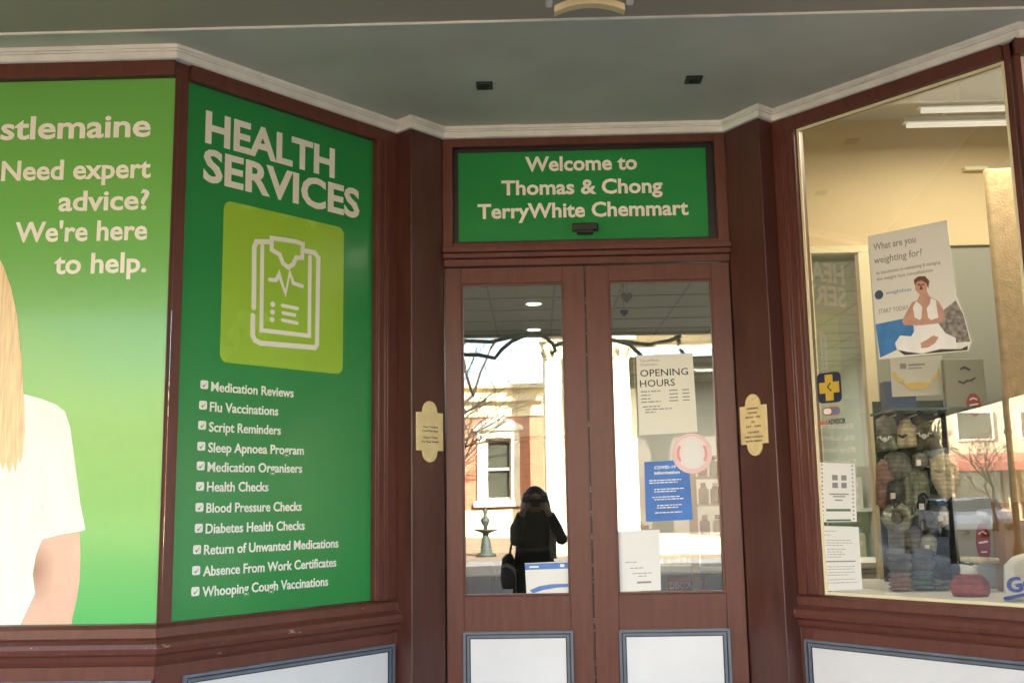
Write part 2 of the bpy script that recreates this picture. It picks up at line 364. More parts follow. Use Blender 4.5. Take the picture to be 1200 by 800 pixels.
# stall risers with their painted panels
def ring(mb, fr, a0, a1, z0, z1, wd, n0, n1):
    mb.box(fr, a0, a1, z1 - wd, z1, n0, n1); mb.box(fr, a0, a1, z0, z0 + wd, n0, n1)
    mb.box(fr, a0, a0 + wd, z0 + wd, z1 - wd, n0, n1); mb.box(fr, a1 - wd, a1, z0 + wd, z1 - wd, n0, n1)
def kick(fr, a0, a1, z0, z1, n, parent):
    t = MB()
    ring(t, fr, a0, a1, z0, z1, 0.011, n - 0.004, n + 0.014); g = 0.011
    t.cur = 1; ring(t, fr, a0 + g, a1 - g, z0 + g, z1 - g, 0.006, n - 0.004, n + 0.004); g += 0.006
    t.cur = 0; ring(t, fr, a0 + g, a1 - g, z0 + g, z1 - g, 0.011, n - 0.004, n + 0.010); g += 0.011
    t.cur = 1; ring(t, fr, a0 + g, a1 - g, z0 + g, z1 - g, 0.005, n - 0.004, n + 0.005); g += 0.005
    t.build('panel_trim', [M['slate'], M['slate_dark']], parent)
    MB().box(fr, a0 + g, a1 - g, z0 + g, z1 - g, n - 0.004, n + 0.003).build('kick_panel', M['panel'], parent)
RIS = [(-0.10, 0.0), (0.020, 0.0), (0.020, 0.955), (-0.10, 0.955)]
zt = 0.905
rz = MB().sweep([(-6, -0.977), cL], RIS, post=eL).build('stall_riser', M['maroon'], shop, 0.003)
kick(LO, -2.6, LO.px(179, 795, 0.02)[0], 0.16, zt, 0.02, rz)
rz = MB().sweep([cL, eL], RIS, pre=(-6, -0.977)).build('stall_riser', M['maroon'], shop, 0.003)
kick(LS, LS.px(214, 789, 0.02)[0], LS.px(460.5, 753.5, 0.02)[0], 0.16, LS.px(460.5, 753.5, 0.02)[1], 0.02, rz)
rz = MB().sweep([eR, cR], RIS, post=(6, -0.977)).build('stall_riser', M['maroon'], shop, 0.003)
kick(RS, RS.px(944, 748, 0.02)[0], 0.93, 0.16, RS.px(944, 748, 0.02)[1], 0.02, rz)
rz = MB().sweep([cR, (6, -0.977)], RIS, pre=eR).build('stall_riser', M['maroon'], shop, 0.003)
kick(RO, 0.06, 1.3, 0.16, zt, 0.02, rz)
# windows: each has its frame, its sill moulding and its pane
SILL = [(-0.06, ZB), (0.012, ZB), (0.030, ZB - 0.012), (0.032, 1.052), (0.044, 1.046), (0.060, 1.034), (0.064, 1.018), (0.060, 1.000), (0.046, 0.990), (0.040, 0.972), (0.028, 0.955), (-0.06, 0.955)]
def window(path, fr, a0, a1, fl, fr_w, ridges, mat_g='shop_glass', pre=None, post=None):
    f = MB()
    if fl: f.box(fr, a0 - fl, a0, ZB, ZT, -0.05, 0.028)
    if fr_w: f.box(fr, a1, a1 + fr_w, ZB, ZT, -0.05, 0.028)
    for a in ridges: f.tube([fr.pt(a, ZB, 0.028), fr.pt(a, ZT, 0.028)], 0.008, 8)
    f.box(fr, a0 - fl, a1 + fr_w, ZT, ZC + 0.01, -0.05, 0.026)
    w_ = f.build('window_frame', M['maroon'], shop, 0.003)
    MB().sweep(path, SILL, pre, post).build('window_sill', M['maroon_sill'], w_, 0.002)
    MB().box(fr, a0 - 0.01, a1 + 0.01, ZB - 0.01, ZT + 0.01, -0.012, -0.006).build('window_pane', M[mat_g], w_)
    return w_
window([(-6, -0.977), cL], LO, -2.3, 0.0, 0.06, 0.0, [], post=eL)
window([cL, eL], LS, 0.0, 0.971, 0.0, 0.129, [0.988, 1.025, 1.040], pre=(-6, -0.977))
wR = window([eR, cR], RS, 0.0, 0.962, 0.118, 0.0, [-0.022, -0.060, -0.074], post=(6, -0.977))
window([cR, (6, -0.977)], RO, 0.0, 2.3, 0.0, 0.06, [], pre=eR)
g = MB(); ring(g, RS, 0.001, 0.961, ZB + 0.001, ZT - 0.001, 0.012, -0.005, 0.003)
g.build('putty_bead', M['cream_frame'], wR)
# corner posts, pilasters
def isect(f1, n1, f2, n2):
    # plan intersection of two offset wall lines
    p = f1.pt(0, 0, n1).to_2d(); d = f1.t.to_2d(); q = f2.pt(0, 0, n2).to_2d(); e = f2.t.to_2d()
    k = ((q.x - p.x) * e.y - (q.y - p.y) * e.x) / (d.x * e.y - d.y * e.x); return p + d * k
MB().plan([LO.pt(0.0, 0, -0.08), LO.pt(0.0, 0, 0.008), isect(LO, 0.008, LS, 0.008), LS.pt(0, 0, 0.008), LS.pt(0, 0, -0.08)], ZB, ZC + 0.008).build('corner_post', M['maroon'], shop, 0.004)
MB().plan([RO.pt(0.0, 0, -0.08), RO.pt(0.0, 0, 0.008), isect(RO, 0.008, RS, 0.008), RS.pt(0.962, 0, 0.008), RS.pt(0.962, 0, -0.08)], ZB, ZC + 0.008).build('corner_post', M['maroon'], shop, 0.004)
pl = [LS.pt(1.10, 0, -0.2), LS.pt(1.10, 0, 0.126), (-0.42, -0.024), (-0.42, 0.22)]
pr = [RS.pt(-0.12, 0, -0.2), RS.pt(-0.12, 0, 0.126), (0.955, -0.024), (0.955, 0.22)]
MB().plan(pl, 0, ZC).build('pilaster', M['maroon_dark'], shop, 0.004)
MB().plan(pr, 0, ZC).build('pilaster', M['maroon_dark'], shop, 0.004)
# transom light over the doors
t = MB()
t.box(DR, -0.42, -0.372, 2.728, ZC, -0.05, 0.02); t.box(DR, 0.902, 0.955, 2.728, ZC, -0.05, 0.02)
t.box(DR, -0.372, 0.902, 3.236, 3.34, -0.05, 0.02); t.box(DR, -0.372, 0.902, 2.728, 2.752, -0.05, 0.02)
tr = t.build('transom_window', M['maroon'], shop, 0.003)
MB().box(DR, -0.38, 0.91, 2.745, 3.245, -0.03, -0.022).build('window_pane', M['black'], tr)
t = MB().box(DR, -0.42, 0.955, 2.700, 2.728, -0.05, 0.055); t.box(DR, -0.42, 0.955, 2.676, 2.700, -0.05, 0.035); t.box(DR, -0.42, 0.955, 2.640, 2.676, -0.05, 0.010)
t.build('transom_bar', M['maroon'], shop, 0.004)
# double door
def door(x0, x1, g0, g1):
    f = MB(); n0, n1 = -0.05, 0.0
    f.box(DR, x0, g0, 0.012, 2.634, n0, n1); f.box(DR, g1, x1, 0.012, 2.634, n0, n1)
    f.box(DR, g0, g1, 2.555, 2.634, n0, n1 - 0.0015); f.box(DR, g0, g1, 0.930, 1.094, n0, n1 - 0.0015); f.box(DR, g0, g1, 0.012, 0.20, n0, n1 - 0.0015)
    f.box(DR, g0, g1, 0.20, 0.930, n0 + 0.01, n1 - 0.02)
    d = f.build('door', M['maroon'], shop, 0.003)
    MB().box(DR, g0 - 0.008, g1 + 0.008, 1.086, 2.563, -0.030, -0.024).build('window_pane', M['door_glass'], d)
    b = MB(); ring(b, DR, g0 + 0.0005, g1 - 0.0005, 1.0945, 2.5545, 0.008, -0.023, -0.008); b.build('glazing_bead', M['maroon'], d)
    kick(DR, g0 - 0.004, g1 + 0.006, 0.19, 0.938, 0.001, d)
    return d
dl = door(-0.415, 0.2545, -0.336, 0.153)
dr_ = door(0.2615, 0.950, 0.372, 0.863)
wsm = worn_wood('weather_seal', (0.02, 0.015, 0.012), (0.28, 0.20, 0.16), 0.555)
MB().box(DR, 0.2548, 0.2612, 0.012, 2.634, -0.04, -0.004).build('weather_seal', wsm, dl)
# cornice round the head of the shopfront, and ceilings
COR = [(-0.03, 3.274), (0.010, 3.274), (0.016, 3.278), (0.018, 3.302), (0.026, 3.304), (0.026, 3.310), (0.032, 3.313), (0.033, 3.328), (-0.03, 3.328)]
cpath = [(-6, -1.000), isect(LO, 0.023, LS, 0.023), LS.pt(1.10, 0, 0.023), LS.pt(1.10, 0, 0.127), (-0.419, -0.025), (0.954, -0.025), RS.pt(-0.12, 0, 0.127), RS.pt(-0.12, 0, 0.023), isect(RO, 0.023, RS, 0.023), (6, -1.000)]
MB().sweep(cpath, COR).build('cornice', M['cornice'], shop)
MB().plan([(-6, -1.1408), (6, -1.1408), (6, -0.99), isect(RO, 0.01, RS, 0.01), RS.pt(-0.12, 0, 0.01), (0.955, 0.02), (-0.42, 0.02), LS.pt(1.10, 0, 0.01), isect(LO, 0.01, LS, 0.01), (-6, -0.99)], 3.3275, 3.36).build('recess_ceiling', M['ceiling'], shop)
MB().wbox(-4.2, 1.0, 0.06, 0.12, 3.24, 4.6).build('shop_wall', M['inner_white'], shop)
MB().wbox(-6, 6, -1.150, -1.141, 3.325, 3.36).build('ceiling_bead', M['cornice'], shop, 0.003)
# upper wall, side walls and roof that keep the sun off the front; upper wall lengthened to shade the road
MB().wbox(-92, 30, -1.0, -0.7, 3.36, 10.2).wbox(-92, -4.9, -0.95, -0.7, 0, 3.36).wbox(5.2, 14, -0.95, -0.7, 0, 3.36).build('upper_wall', M['render_cream'], shop)
MB().wbox(-14, 14, -0.7, 13, 4.6, 4.8).build('shop_roof', M['dark'], shop)

# ------------------------------------------------------------------ inside of the shop
MB().wbox(-4.2, 4.6, 0.22, 12, -0.05, 0.01).build('shop_floor', M['floor_in'], shop)
iw = MB().wbox(-4.3, -4.2, -0.6, 12, 0, 4.6).wbox(4.6, 4.7, -0.7, 12, 0, 4.6).wbox(-4.3, 4.7, 12, 12.1, 0, 4.6)
iw.build('shop_wall', M['inner_white'], shop)
ct = MB().wbox(-4.2, 4.6, 0.86, 12, 3.40, 3.44).wbox(-4.2, 1.02, 0.02, 0.86, 3.40, 3.44).build('shop_ceiling', M['tile'], shop)
gb = MB()
for i in range(19): gb.wbox(-4.2, 4.6 if 0.25 + i * 0.62 > 0.87 else 1.0, 0.25 + i * 0.62, 0.27 + i * 0.62, 3.392, 3.3995)
for i in range(15): gb.wbox(-4.0 + i * 0.6, -3.98 + i * 0.6, 0.03 if -3.98 + i * 0.6 < 1.0 else 0.87, 12, 3.3935, 3.3985)
gb.build('ceiling_grid', M['greygreen'], ct)
MB().wbox(-4.2, 0.95, 1.9, 2.25, 3.12, 3.395).build('ceiling_bulkhead', M['dark'], shop)
# behind the blanked windows on the other side
MB().wbox(-4.2, -0.62, 0.1, 0.16, 0.0, 3.4).build('shop_partition', M['inner_white'], shop)
# display window: floor, cream back wall over a glazed side light, grey boards, ceiling
MB().plan([RS.pt(0.0, 0, -0.03), RS.pt(0.955, 0, -0.03), (4.6, -0.93), (4.6, 0.78), (1.27, 0.78)], 1.04, ZB - 0.012).build('display_floor', M['inner_white'], shop)
dw = MB().wbox(1.13, 4.6, 0.78, 0.86, 2.885, 4.55).build('display_wall', M['cream_wall'], shop)
MB().wbox(1.10, 1.16, 0.05, 0.86, 0.9, 4.55).build('display_wall', M['cream_wall'], shop)
xg = AT(1040, 690, 0.78).x
xj0 = AT(1003, 305, 0.78).x; xj1 = AT(1016, 305, 0.78).x; xl1 = AT(961, 500, 0.78).x
MB().wbox(xj1 + 0.02, 4.6, 0.80, 0.85, 0.9, 2.885).build('back_panel', M['greygreen'], shop)
f = MB(); f.wbox(1.17, xj1, 0.74, 0.80, 2.845, 2.885); f.wbox(xj0, xj1, 0.74, 0.80, 0.9, 2.845); f.wbox(1.17, xl1, 0.74, 0.80, 0.9, 2.845)
sf = f.build('side_light', M['cream_frame'], shop, 0.004)
MB().wbox(xl1, xj0, 0.765, 0.77, 0.9, 2.845).build('window_pane', M['shop_glass'], sf)
MB().wbox(1.02, 4.6, -0.66, 0.86, 4.45, 4.5).build('display_roof', M['dark'], shop)
MB().wbox(1.16, 4.6, -0.62, 0.78, 3.62, 3.66).build('display_ceiling', M['inner_white'], shop)
# stuccoed pier in the display window
p0 = AT(1155, 197, 0.02); p1 = AT(1176, 600, 0.02)
MB().wbox(p0.x, p0.x + 0.45, 0.02, 0.06, 1.05, p0.z).build('stucco_pier', M['stucco'], shop, 0.01)

# ------------------------------------------------------------------ verandah over the footpath
ver = thing('verandah', 'grey boarded verandah roof with iron valance and posts along the kerb', 'verandah', (0, -6.1, 0))
vm = mat('verandah_boards', (0.40, 0.365, 0.31), 0.6); n_ = vm.node_tree.nodes; l_ = vm.node_tree.links
tc = n_.new('ShaderNodeTexCoord'); wv = n_.new('ShaderNodeTexWave'); wv.bands_direction = 'Y'; wv.wave_profile = 'SAW'; wv.inputs['Scale'].default_value = 1.6
bp = n_.new('ShaderNodeBump'); bp.inputs['Strength'].default_value = 0.35; bp.inputs['Distance'].default_value = 0.01
l_.new(tc.outputs['Object'], wv.inputs['Vector']); l_.new(wv.outputs['Fac'], bp.inputs['Height']); l_.new(bp.outputs[0], n_['Principled BSDF'].inputs['Normal'])
vr = MB().wbox(-56, 40, -6.25, -1.1505, 3.334, 3.42).build('verandah_roof', vm, ver)
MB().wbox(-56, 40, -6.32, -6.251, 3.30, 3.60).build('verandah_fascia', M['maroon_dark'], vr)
for i in range(-5, 6):
    x = i * 4.2 - 1.75
    pm = MB().lathe((x, -6.15, 0), [(0.11, 0.0), (0.11, 0.5), (0.075, 0.56), (0.065, 0.62), (0.055, 2.6), (0.085, 2.66), (0.06, 2.72), (0.06, 3.345)], 14)
    pm.build('verandah_post', M['iron'], ver)
def scroll(pts, r): return MB().tube([MIR(u, v, 6.2) for u, v in pts], r, 7)
VAL = []
s1 = scroll([(500, 395), (522, 400), (543, 399), (575, 400), (600, 394), (622, 387)], 0.022)
for pts in ([(520, 424), (543, 415), (560, 415), (580, 419), (588, 409), (600, 399), (622, 389)], [(624, 388), (638, 393), (648, 402), (651, 410), (645, 414)], [(650, 404), (659, 401), (672, 392)],
            [(690, 396), (712, 397), (735, 400), (760, 403), (785, 398), (799, 392)], [(718, 397), (738, 403), (751, 415), (760, 428)], [(796, 394), (797, 406), (802, 414)]):
    s1.tube([MIR(u, v, 6.2) for u, v in pts], 0.022, 7)
s1.build('iron_valance', M['iron'], ver)

# ================================================================== signs on the shopfront
def part_text(name, fr, lines, m, parent, **kw):
    mb = MB()
    for L in lines:
        k = dict(kw); k.update(L[5] if len(L) > 5 else {})
        text(mb, fr, L[0], L[1], L[2], L[3], align=L[4], **k)
    return mb.build(name, m, parent)
# advice poster filling the window left of the corner
q = LO.pt(-1.2, ZB, 0)
pst = thing('window_poster', 'lime green advice poster with a blonde woman in a white T-shirt', 'poster', q)
xr = -0.004
MB().box(LO, -2.295, xr, ZB + 0.004, ZT - 0.004, -0.0055, -0.002).build('poster_sheet', M['poster_green'], pst)
def at(u, v): return LO.px(u, v)
L = []
a_, z_ = at(176, 163); ch = at(100, 134)[1] - at(100, 164)[1]
hh = at(50, 134)[1] - at(50, 164)[1]
wfull = (at(176, 163)[0] - at(0, 165)[0])
mbt = MB(); text(mbt, LO, 'stlemaine', 0, 0, hh, bold=0.03)
xs = [(v - LO.o).dot(LO.t) for v in mbt.v]; ws = max(xs) - min(xs); sc1 = wfull / ws
mbt = MB(); text(mbt, LO, 'Castlemaine', 0, 0, hh, bold=0.03); xs = [(v - LO.o).dot(LO.t) for v in mbt.v]; wc = (max(xs) - min(xs)) * sc1
hcap = at(100, 137)[1] - at(100, 164.5)[1]
def line(body, ul, ur, vb, cap, ow=None):
    a0, zb = at(ul, vb); a1, _ = at(ur, vb)
    return (body, a1, zb, cap, 'RIGHT', {'width': ow or (a1 - a0)})
c2 = at(100, 190)[1] - at(100, 212)[1]
part_text('lettering', LO, [line('Castlemaine', 0, 176, 163.5, hcap * 0.93, wc), line('Need expert', 1, 176, 211.5, c2), line('advice?', 68, 174, 247, c2),
          line("We're here", 17, 172, 283.5, c2), line('to help.', 63, 171, 320.5, c2)], M['letter'], pst, n0=-0.0025, n1=-0.001, bold=0.022)
def cut(name, m, pts, n1):
    a = pxs(LO, pts); a = [(x, max(z, ZB + 0.005)) for x, z in a]
    return MB().poly(LO, a, -0.0022, n1).build(name, m, pst)
cut('printed_shirt', M['shirt_print'], [(-130, 770), (-130, 480), (-60, 462), (0, 455), (26, 461), (48, 467), (66, 474), (76, 482), (82, 500), (88, 545), (94, 590), (100, 620), (92, 623), (72, 626), (49, 632), (42, 650), (38, 672), (41, 695), (24, 732), (20, 770)], -0.0012)
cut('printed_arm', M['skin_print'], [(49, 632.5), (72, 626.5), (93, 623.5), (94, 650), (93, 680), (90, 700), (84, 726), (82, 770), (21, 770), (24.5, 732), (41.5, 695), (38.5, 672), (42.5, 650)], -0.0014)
cut('printed_hair', M['hair_print'], [(-90, 545), (-85, 320), (-60, 280), (-25, 275), (-8, 290), (4, 312), (13, 338), (20, 370), (25, 420), (28, 470), (29, 505), (26.5, 528), (24, 543), (21, 534), (18, 553), (14.5, 541), (11, 556), (7, 541), (3, 550), (-2, 536), (-30, 530)], -0.0006)
cut('printed_face', M['skin_print'], [(-70, 420), (-68, 345), (-50, 312), (-22, 305), (-5, 325), (0, 372), (1, 420), (-8, 452), (-30, 470), (-55, 455)], -0.0003)

# health services sign on the left splay
hs = thing('wall_sign', 'dark green health services sign with clipboard icon and a list of services', 'sign', LS.pt(0.485, ZB, 0))
MB().box(LS, 0.003, 0.969, ZB + 0.003, ZT - 0.003, -0.0055, -0.001).build('sign_panel', M['green_sign'], hs)
def lsl(body, ul, vl, ur, vr, cap, **kw):
    a0, z0 = LS.px(ul, vl); a1, z1 = LS.px(ur, vr)
    return (body, a0, (z0 + z1) / 2, cap, 'LEFT', {'width': a1 - a0, **kw})
capH = (LS.px(240, 125)[1] - LS.px(240, 163.5)[1]) * 0.92
part_text('heading', LS, [lsl('HEALTH', 240.5, 164, 392, 209.5, capH), lsl('SERVICES', 238, 209.5, 421, 256, capH)], M['letter'], hs, n0=-0.0012, n1=0.001, bold=0.028)
c = pxs(LS, [(262, 239), (403.5, 263), (401, 437.5), (258, 425)])
a0, a1 = (c[0][0] + c[3][0]) / 2, (c[1][0] + c[2][0]) / 2; z0, z1 = (c[2][1] + c[3][1]) / 2, (c[0][1] + c[1][1]) / 2
tile = MB().poly(LS, rrect(a0, a1, z0, z1, 0.035), -0.0012, 0.0006).build('icon_tile', M['lime'], hs)
def zp(l): return pxs(LS, [(250 + x / 3.635, 230 + y / 3.635) for x, y in l])
ic = MB(); sw = 0.0215; n0, n1 = 0.0003, 0.0016
ic.ribbon(LS, zp([(172, 475), (174, 215), (184, 193), (238, 194)]), sw, n0, n1)
ic.ribbon(LS, zp([(390, 232), (430, 240), (447, 262), (441, 630), (432, 644), (200, 625), (176, 612), (167, 590), (168, 508)]), sw, n0, n1)
ic.ribbon(LS, zp([(208, 212), (204, 570), (408, 594), (411, 258)]), sw * 0.85, n0, n1)
ic.ribbon(LS, zp([(248, 178), (350, 193), (381, 204), (378, 262), (352, 262), (340, 290), (318, 303), (296, 285), (282, 248), (248, 228)]), sw * 0.9, n0, n1, closed=True)
ic.ribbon(LS, zp([(240, 355), (266, 357), (280, 332), (307, 415), (325, 325), (340, 370), (378, 383)]), sw * 0.8, n0, n1)
for y, x in ((460, 253), (493, 252), (525, 250)): ic.poly(LS, [(p.x, p.y) if hasattr(p, 'x') else p for p in disc(*zp([(x, y)])[0], sw * 0.55, k=10)], n0, n1)
for (xa, ya, xb, yb) in ((294, 465, 358, 478), (297, 497, 346, 506), (294, 527, 356, 540)): ic.ribbon(LS, zp([(xa, ya), (xb, yb)]), sw * 0.72, n0, n1)
ic.build('clipboard_icon', M['letter'], tile)
SV = [('Medication Reviews', 450.5, 344, 463), ('Flu Vaccinations', 474.5, 326, 484), ('Script Reminders', 498, 329, 506.5), ('Sleep Apnoea Program', 522.5, 356, 529.5), ('Medication Organisers', 545.5, 354, 550.5),
      ('Health Checks', 569.5, 314.5, 571.5), ('Blood Pressure Checks', 594, 353.5, 594.5), ('Diabetes Health Checks', 618.5, 357, 616.5), ('Return of Unwanted Medications', 643.5, 396.5, 637), ('Absence From Work Certificates', 668, 394, 660), ('Whooping Cough Vaccinations', 692.5, 384.5, 682)]
bu = [239.5, 238, 237, 236, 235.3, 234.5, 233.8, 233, 231, 230, 229]
for i, (s_, v0, ur, v1) in enumerate(SV):
    u0 = bu[i]; ac, zc = LS.px(u0, v0); b2 = 0.0170
    at0, zt0 = LS.px(u0 + 8.0, v0 + 5.0); at1, zt1 = LS.px(ur, v1 + 4.5)
    sl_ = part_text('service_line', LS, [(s_, at0, (zt0 + zt1) / 2, 0.036, 'LEFT', {'width': at1 - at0})], M['letter_w'], hs, n0=-0.0012, n1=0.0008, bold=0.018)
    bx = MB().poly(LS, rrect(ac - b2, ac + b2, zc - b2, zc + b2, 0.007, 3), -0.0012, 0.0006)
    bx.cur = 1; bx.poly(LS, [(ac - 0.010, zc - 0.003), (ac - 0.003, zc - 0.011), (ac + 0.012, zc + 0.009), (ac - 0.003, zc - 0.004)], 0.0004, 0.0011)
    bx.build('bullet_box', [M['letter_w'], M['green_dark']], sl_)

# welcome sign over the doors
ws_ = thing('door_sign', 'green welcome sign above the double doors with three lines of cream lettering', 'sign', (0.26, 0, 2.77))
c = pxs(DR, [(536.8, 178.8), (827, 171.8), (831, 276), (537.5, 282.5)])
MB().poly(DR, [c[3], c[2], c[1], c[0]], -0.0215, -0.016).build('sign_panel', M['green_sign'], ws_)
def wl(body, ul, ur, vl, vr, cap):
    a0, z0 = DR.px(ul, vl); a1, z1 = DR.px(ur, vr)
    return (body, (a0 + a1) / 2, (z0 + z1) / 2, cap, 'CENTER', {'width': a1 - a0, 'rot': math.atan2(z1 - z0, a1 - a0) * 0.6})
cw = DR.px(690, 182.5)[1] - DR.px(690, 198.5)[1]
part_text('lettering', DR, [wl('Welcome to', 615.5, 747, 199.3, 197, cw), wl('Thomas & Chong', 587.5, 777, 227, 224.5, cw), wl('TerryWhite Chemmart', 559.5, 807.5, 255, 250.5, cw)], M['letter'], ws_, n0=-0.0165, n1=-0.014, bold=0.026)
# sensor under the welcome lettering
c0 = DR.px(685.5, 268.5)
o = MB(); o.box(DR, c0[0] - 0.062, c0[0] + 0.062, c0[1] - 0.008, c0[1] + 0.026, -0.02, 0.022); o.box(DR, c0[0] - 0.040, c0[0] + 0.040, c0[1] - 0.026, c0[1] - 0.008, -0.02, 0.034)
tag(o.build('door_sensor', M['black'], None, 0.006, 3), 'small black door sensor at the bottom of the green welcome sign', 'sensor')

# enamel plaques on the pilasters
PF = Frame(LS.pt(1.10, 0, 0.126).to_2d(), (Vector((-0.42, -0.024)) - LS.pt(1.10, 0, 0.126).to_2d()), (0.7, -0.7)); PF.n = Vector((PF.t.y, -PF.t.x, 0))
p_ = RS.pt(-0.12, 0, 0.126).to_2d()
PG = Frame((0.955, -0.024), p_ - Vector((0.955, -0.024)), (0, -1)); PG.n = Vector((PG.t.y, -PG.t.x, 0))
def plaque(fr, u, v, hw, hh, label, rows, w0):
    ac, zc = fr.px(u, v)
    P = []
    for i in range(9): t = math.pi * i / 8; P.append((ac + hw * 0.56 * math.cos(t), zc + hh * 0.66 + hh * 0.34 * math.sin(t)))
    P = [(ac + hw, zc + hh * 0.62)] + [(ac + hw * 0.60, zc + hh * 0.62)] + P + [(ac - hw * 0.60, zc + hh * 0.62), (ac - hw, zc + hh * 0.62), (ac - hw, zc - hh * 0.62), (ac - hw * 0.60, zc - hh * 0.62)]
    for i in range(9): t = math.pi + math.pi * i / 8; P.append((ac + hw * 0.56 * math.cos(t), zc - hh * 0.66 + hh * 0.34 * math.sin(t)))
    P += [(ac + hw * 0.60, zc - hh * 0.62), (ac + hw, zc - hh * 0.62)]
    th = thing('plaque', label, 'plaque', fr.pt(ac, zc - hh, 0), 'plaques beside the doors')
    MB().poly(fr, P, 0.001, 0.010).build('plaque_plate', M['brass'], th, 0.002)
    for dz in (hh * 0.82, -hh * 0.84): MB().poly(fr, disc(ac, zc + dz, 0.005, k=10), 0.009, 0.0125).build('fixing_screw', M['lens'], th)
    tb = MB()
    for s_, dz, wd in rows: text(tb, fr, s_, ac, zc + dz * hh, hh * 0.055, n0=0.0095, n1=0.0112, align='CENTER', width=wd * hw, bold=0.012, res=2)
    tb.build('lettering', M['ink'], th)
plaque(PF, 502.5, 505.5, 0.083, 0.141, 'pale gold plaque with two short pairs of text lines, left of the doors', [('Your Trusted', 0.12, 1.1), ('Local Pharmacy', -0.01, 1.2), ('Open 7 Days', -0.22, 1.15), ('For Your Health', -0.36, 1.25)], 0)
plaque(PG, 884.5, 497.5, 0.083, 0.141, 'pale gold plaque with eight short text lines, right of the doors', [('OPENING', 0.50, 0.85), ('HOURS', 0.36, 0.7), ('MON - FRI', 0.22, 1.1), ('TO', 0.06, 0.25), ('SAT - SUN', -0.08, 1.1), ('CLOSED', -0.27, 0.85), ('PUBLIC HOLIDAYS', -0.42, 1.35), ('GOOD FRIDAY', -0.55, 1.25)], 0)

# ------------------------------------------------------------------ fittings on the ceiling
def AZ(u, v, Z):
    d = FW * FPX + RT * (u - 600) + UP * (400 - v); return CAM + d * ((Z - CAM.z) / d.z)
for u, v, lab in ((568, 100, 'black square ceiling spotlight over the left side of the doors'), (812.5, 93, 'black square ceiling spotlight over the right side of the doors')):
    p = AZ(u, v, 3.3275); th = thing('ceiling_spotlight', lab, 'spotlight', p, 'recessed ceiling spotlights')
    b = MB(); ring(b, Frame((p.x, p.y), (1, 0), (0, 1)), -0.045, 0.045, -0.045, 0.045, 0.008, 0, 0.01)
    m2 = MB().wbox(p.x - 0.036, p.x + 0.036, p.y - 0.040, p.y + 0.030, 3.316, 3.330)
    m2.build('spotlight_body', M['black'], th, 0.004)
    MB().lathe((p.x, p.y, 3.3125), [(0.018, 0), (0.024, 0.004)], 16).build('spotlight_lens', M['iron'], th)
p = Vector((AZ(690, 12, 3.22).x, -1.50, 3.345))
th = thing('ceiling_light', 'white ceiling light with an arched cream diffuser, cut off by the top of the photo', 'ceiling light', p)
x = p.x
b = MB(); b.wbox(x - 0.152, x - 0.128, -1.82, -1.47, 3.215, 3.345); b.wbox(x + 0.128, x + 0.152, -1.82, -1.47, 3.215, 3.345); b.wbox(x - 0.128, x + 0.128, -1.82, -1.47, 3.255, 3.345)
b.build('housing', M['white'], th, 0.006)
arc = lambda r0, zc_: [(x + 0.122 * math.cos(R(t)) , 0) for t in ()]
o1 = [(x + s_ * 0.122, 3.190 + 0.030 * (1 - s_ * s_)) for s_ in [i / 6 for i in range(-6, 7)]]
o2 = [(a, z + 0.026) for a, z in o1]
MB().poly(BK(0), o1 + o2[::-1], 1.45, 1.49).build('diffuser', M['lens'], th, 0.003)
for y in (-4.52, -5.98):
    th = thing('verandah_downlight', 'lit round downlight in the verandah boards, %s' % ('nearer the shop front' if y > -5 else 'nearer the kerb'), 'downlight', (0.02, y, 3.345), 'verandah downlights')
    MB().lathe((0.02, y, 3.331), [(0.085, 0), (0.095, 0.006), (0.095, 0.014)], 20).build('trim_ring', M['white'], th)
    MB().lathe((0.02, y, 3.327), [(0.070, 0), (0.072, 0.004)], 20).build('lamp_lens', M['lamp_on'], th)

# ------------------------------------------------------------------ things stuck on the door glass
GN = -0.0225
def sheet(name, fr, c, n, m, label, cat, base=None):
    th = thing(name, label, cat, fr.pt(*c[3], n)); MB().poly(fr, c, n - 0.001, n).build('paper', m, th); return th
def rows(fr, c, us, th, m, h, name='printing', n=0.0):
    """lines of small print: us = list of (across0, across1, down) fractions of the sheet"""
    tl, trr, brr, bll = [Vector(p) for p in c]; mb = MB()
    def P(s_, t_): a = tl.lerp(trr, s_); b_ = bll.lerp(brr, s_); return a.lerp(b_, t_)
    rw = random.Random(len(us)); cut_ = []
    for s0, s1, t_, *hh in us:                      # small print is broken into words
        if hh or s1 - s0 < 0.15: cut_.append((s0, s1, t_, *hh)); continue
        q = s0
        while q < s1 - 0.01: e = min(s1, q + rw.uniform(0.035, 0.11)); cut_.append((q, e, t_)); q = e + 0.018
    for s0, s1, t_, *hh in cut_:
        k = (hh[0] if hh else h) / 2
        mb.poly(fr, [tuple(P(s0, t_ + k)), tuple(P(s1, t_ + k)), tuple(P(s1, t_ - k)), tuple(P(s0, t_ - k))], n, n + 0.0006)
    return mb.build(name, m, th)
def ptx(fr, c, lines, th, m, name='lettering', n=0.0, bold=0.0):
    tl, trr, brr, bll = [Vector(p) for p in c]; mb = MB()
    ang = math.atan2((trr - tl).y, (trr - tl).x)
    for s_, x0, x1, t_, hfrac in lines:
        a = tl.lerp(trr, x0).lerp(bll.lerp(brr, x0), t_); b_ = tl.lerp(trr, x1).lerp(bll.lerp(brr, x1), t_)
        text(mb, fr, s_, a.x, a.y, hfrac * (tl - bll).length, n0=n, n1=n + 0.0007, width=(b_ - a).length, bold=bold, rot=ang, res=2)
    return mb.build(name, m, th)
c = pxs(DR, [(745.5, 416.5), (811.5, 413.5), (817.5, 506), (749, 510)], GN)
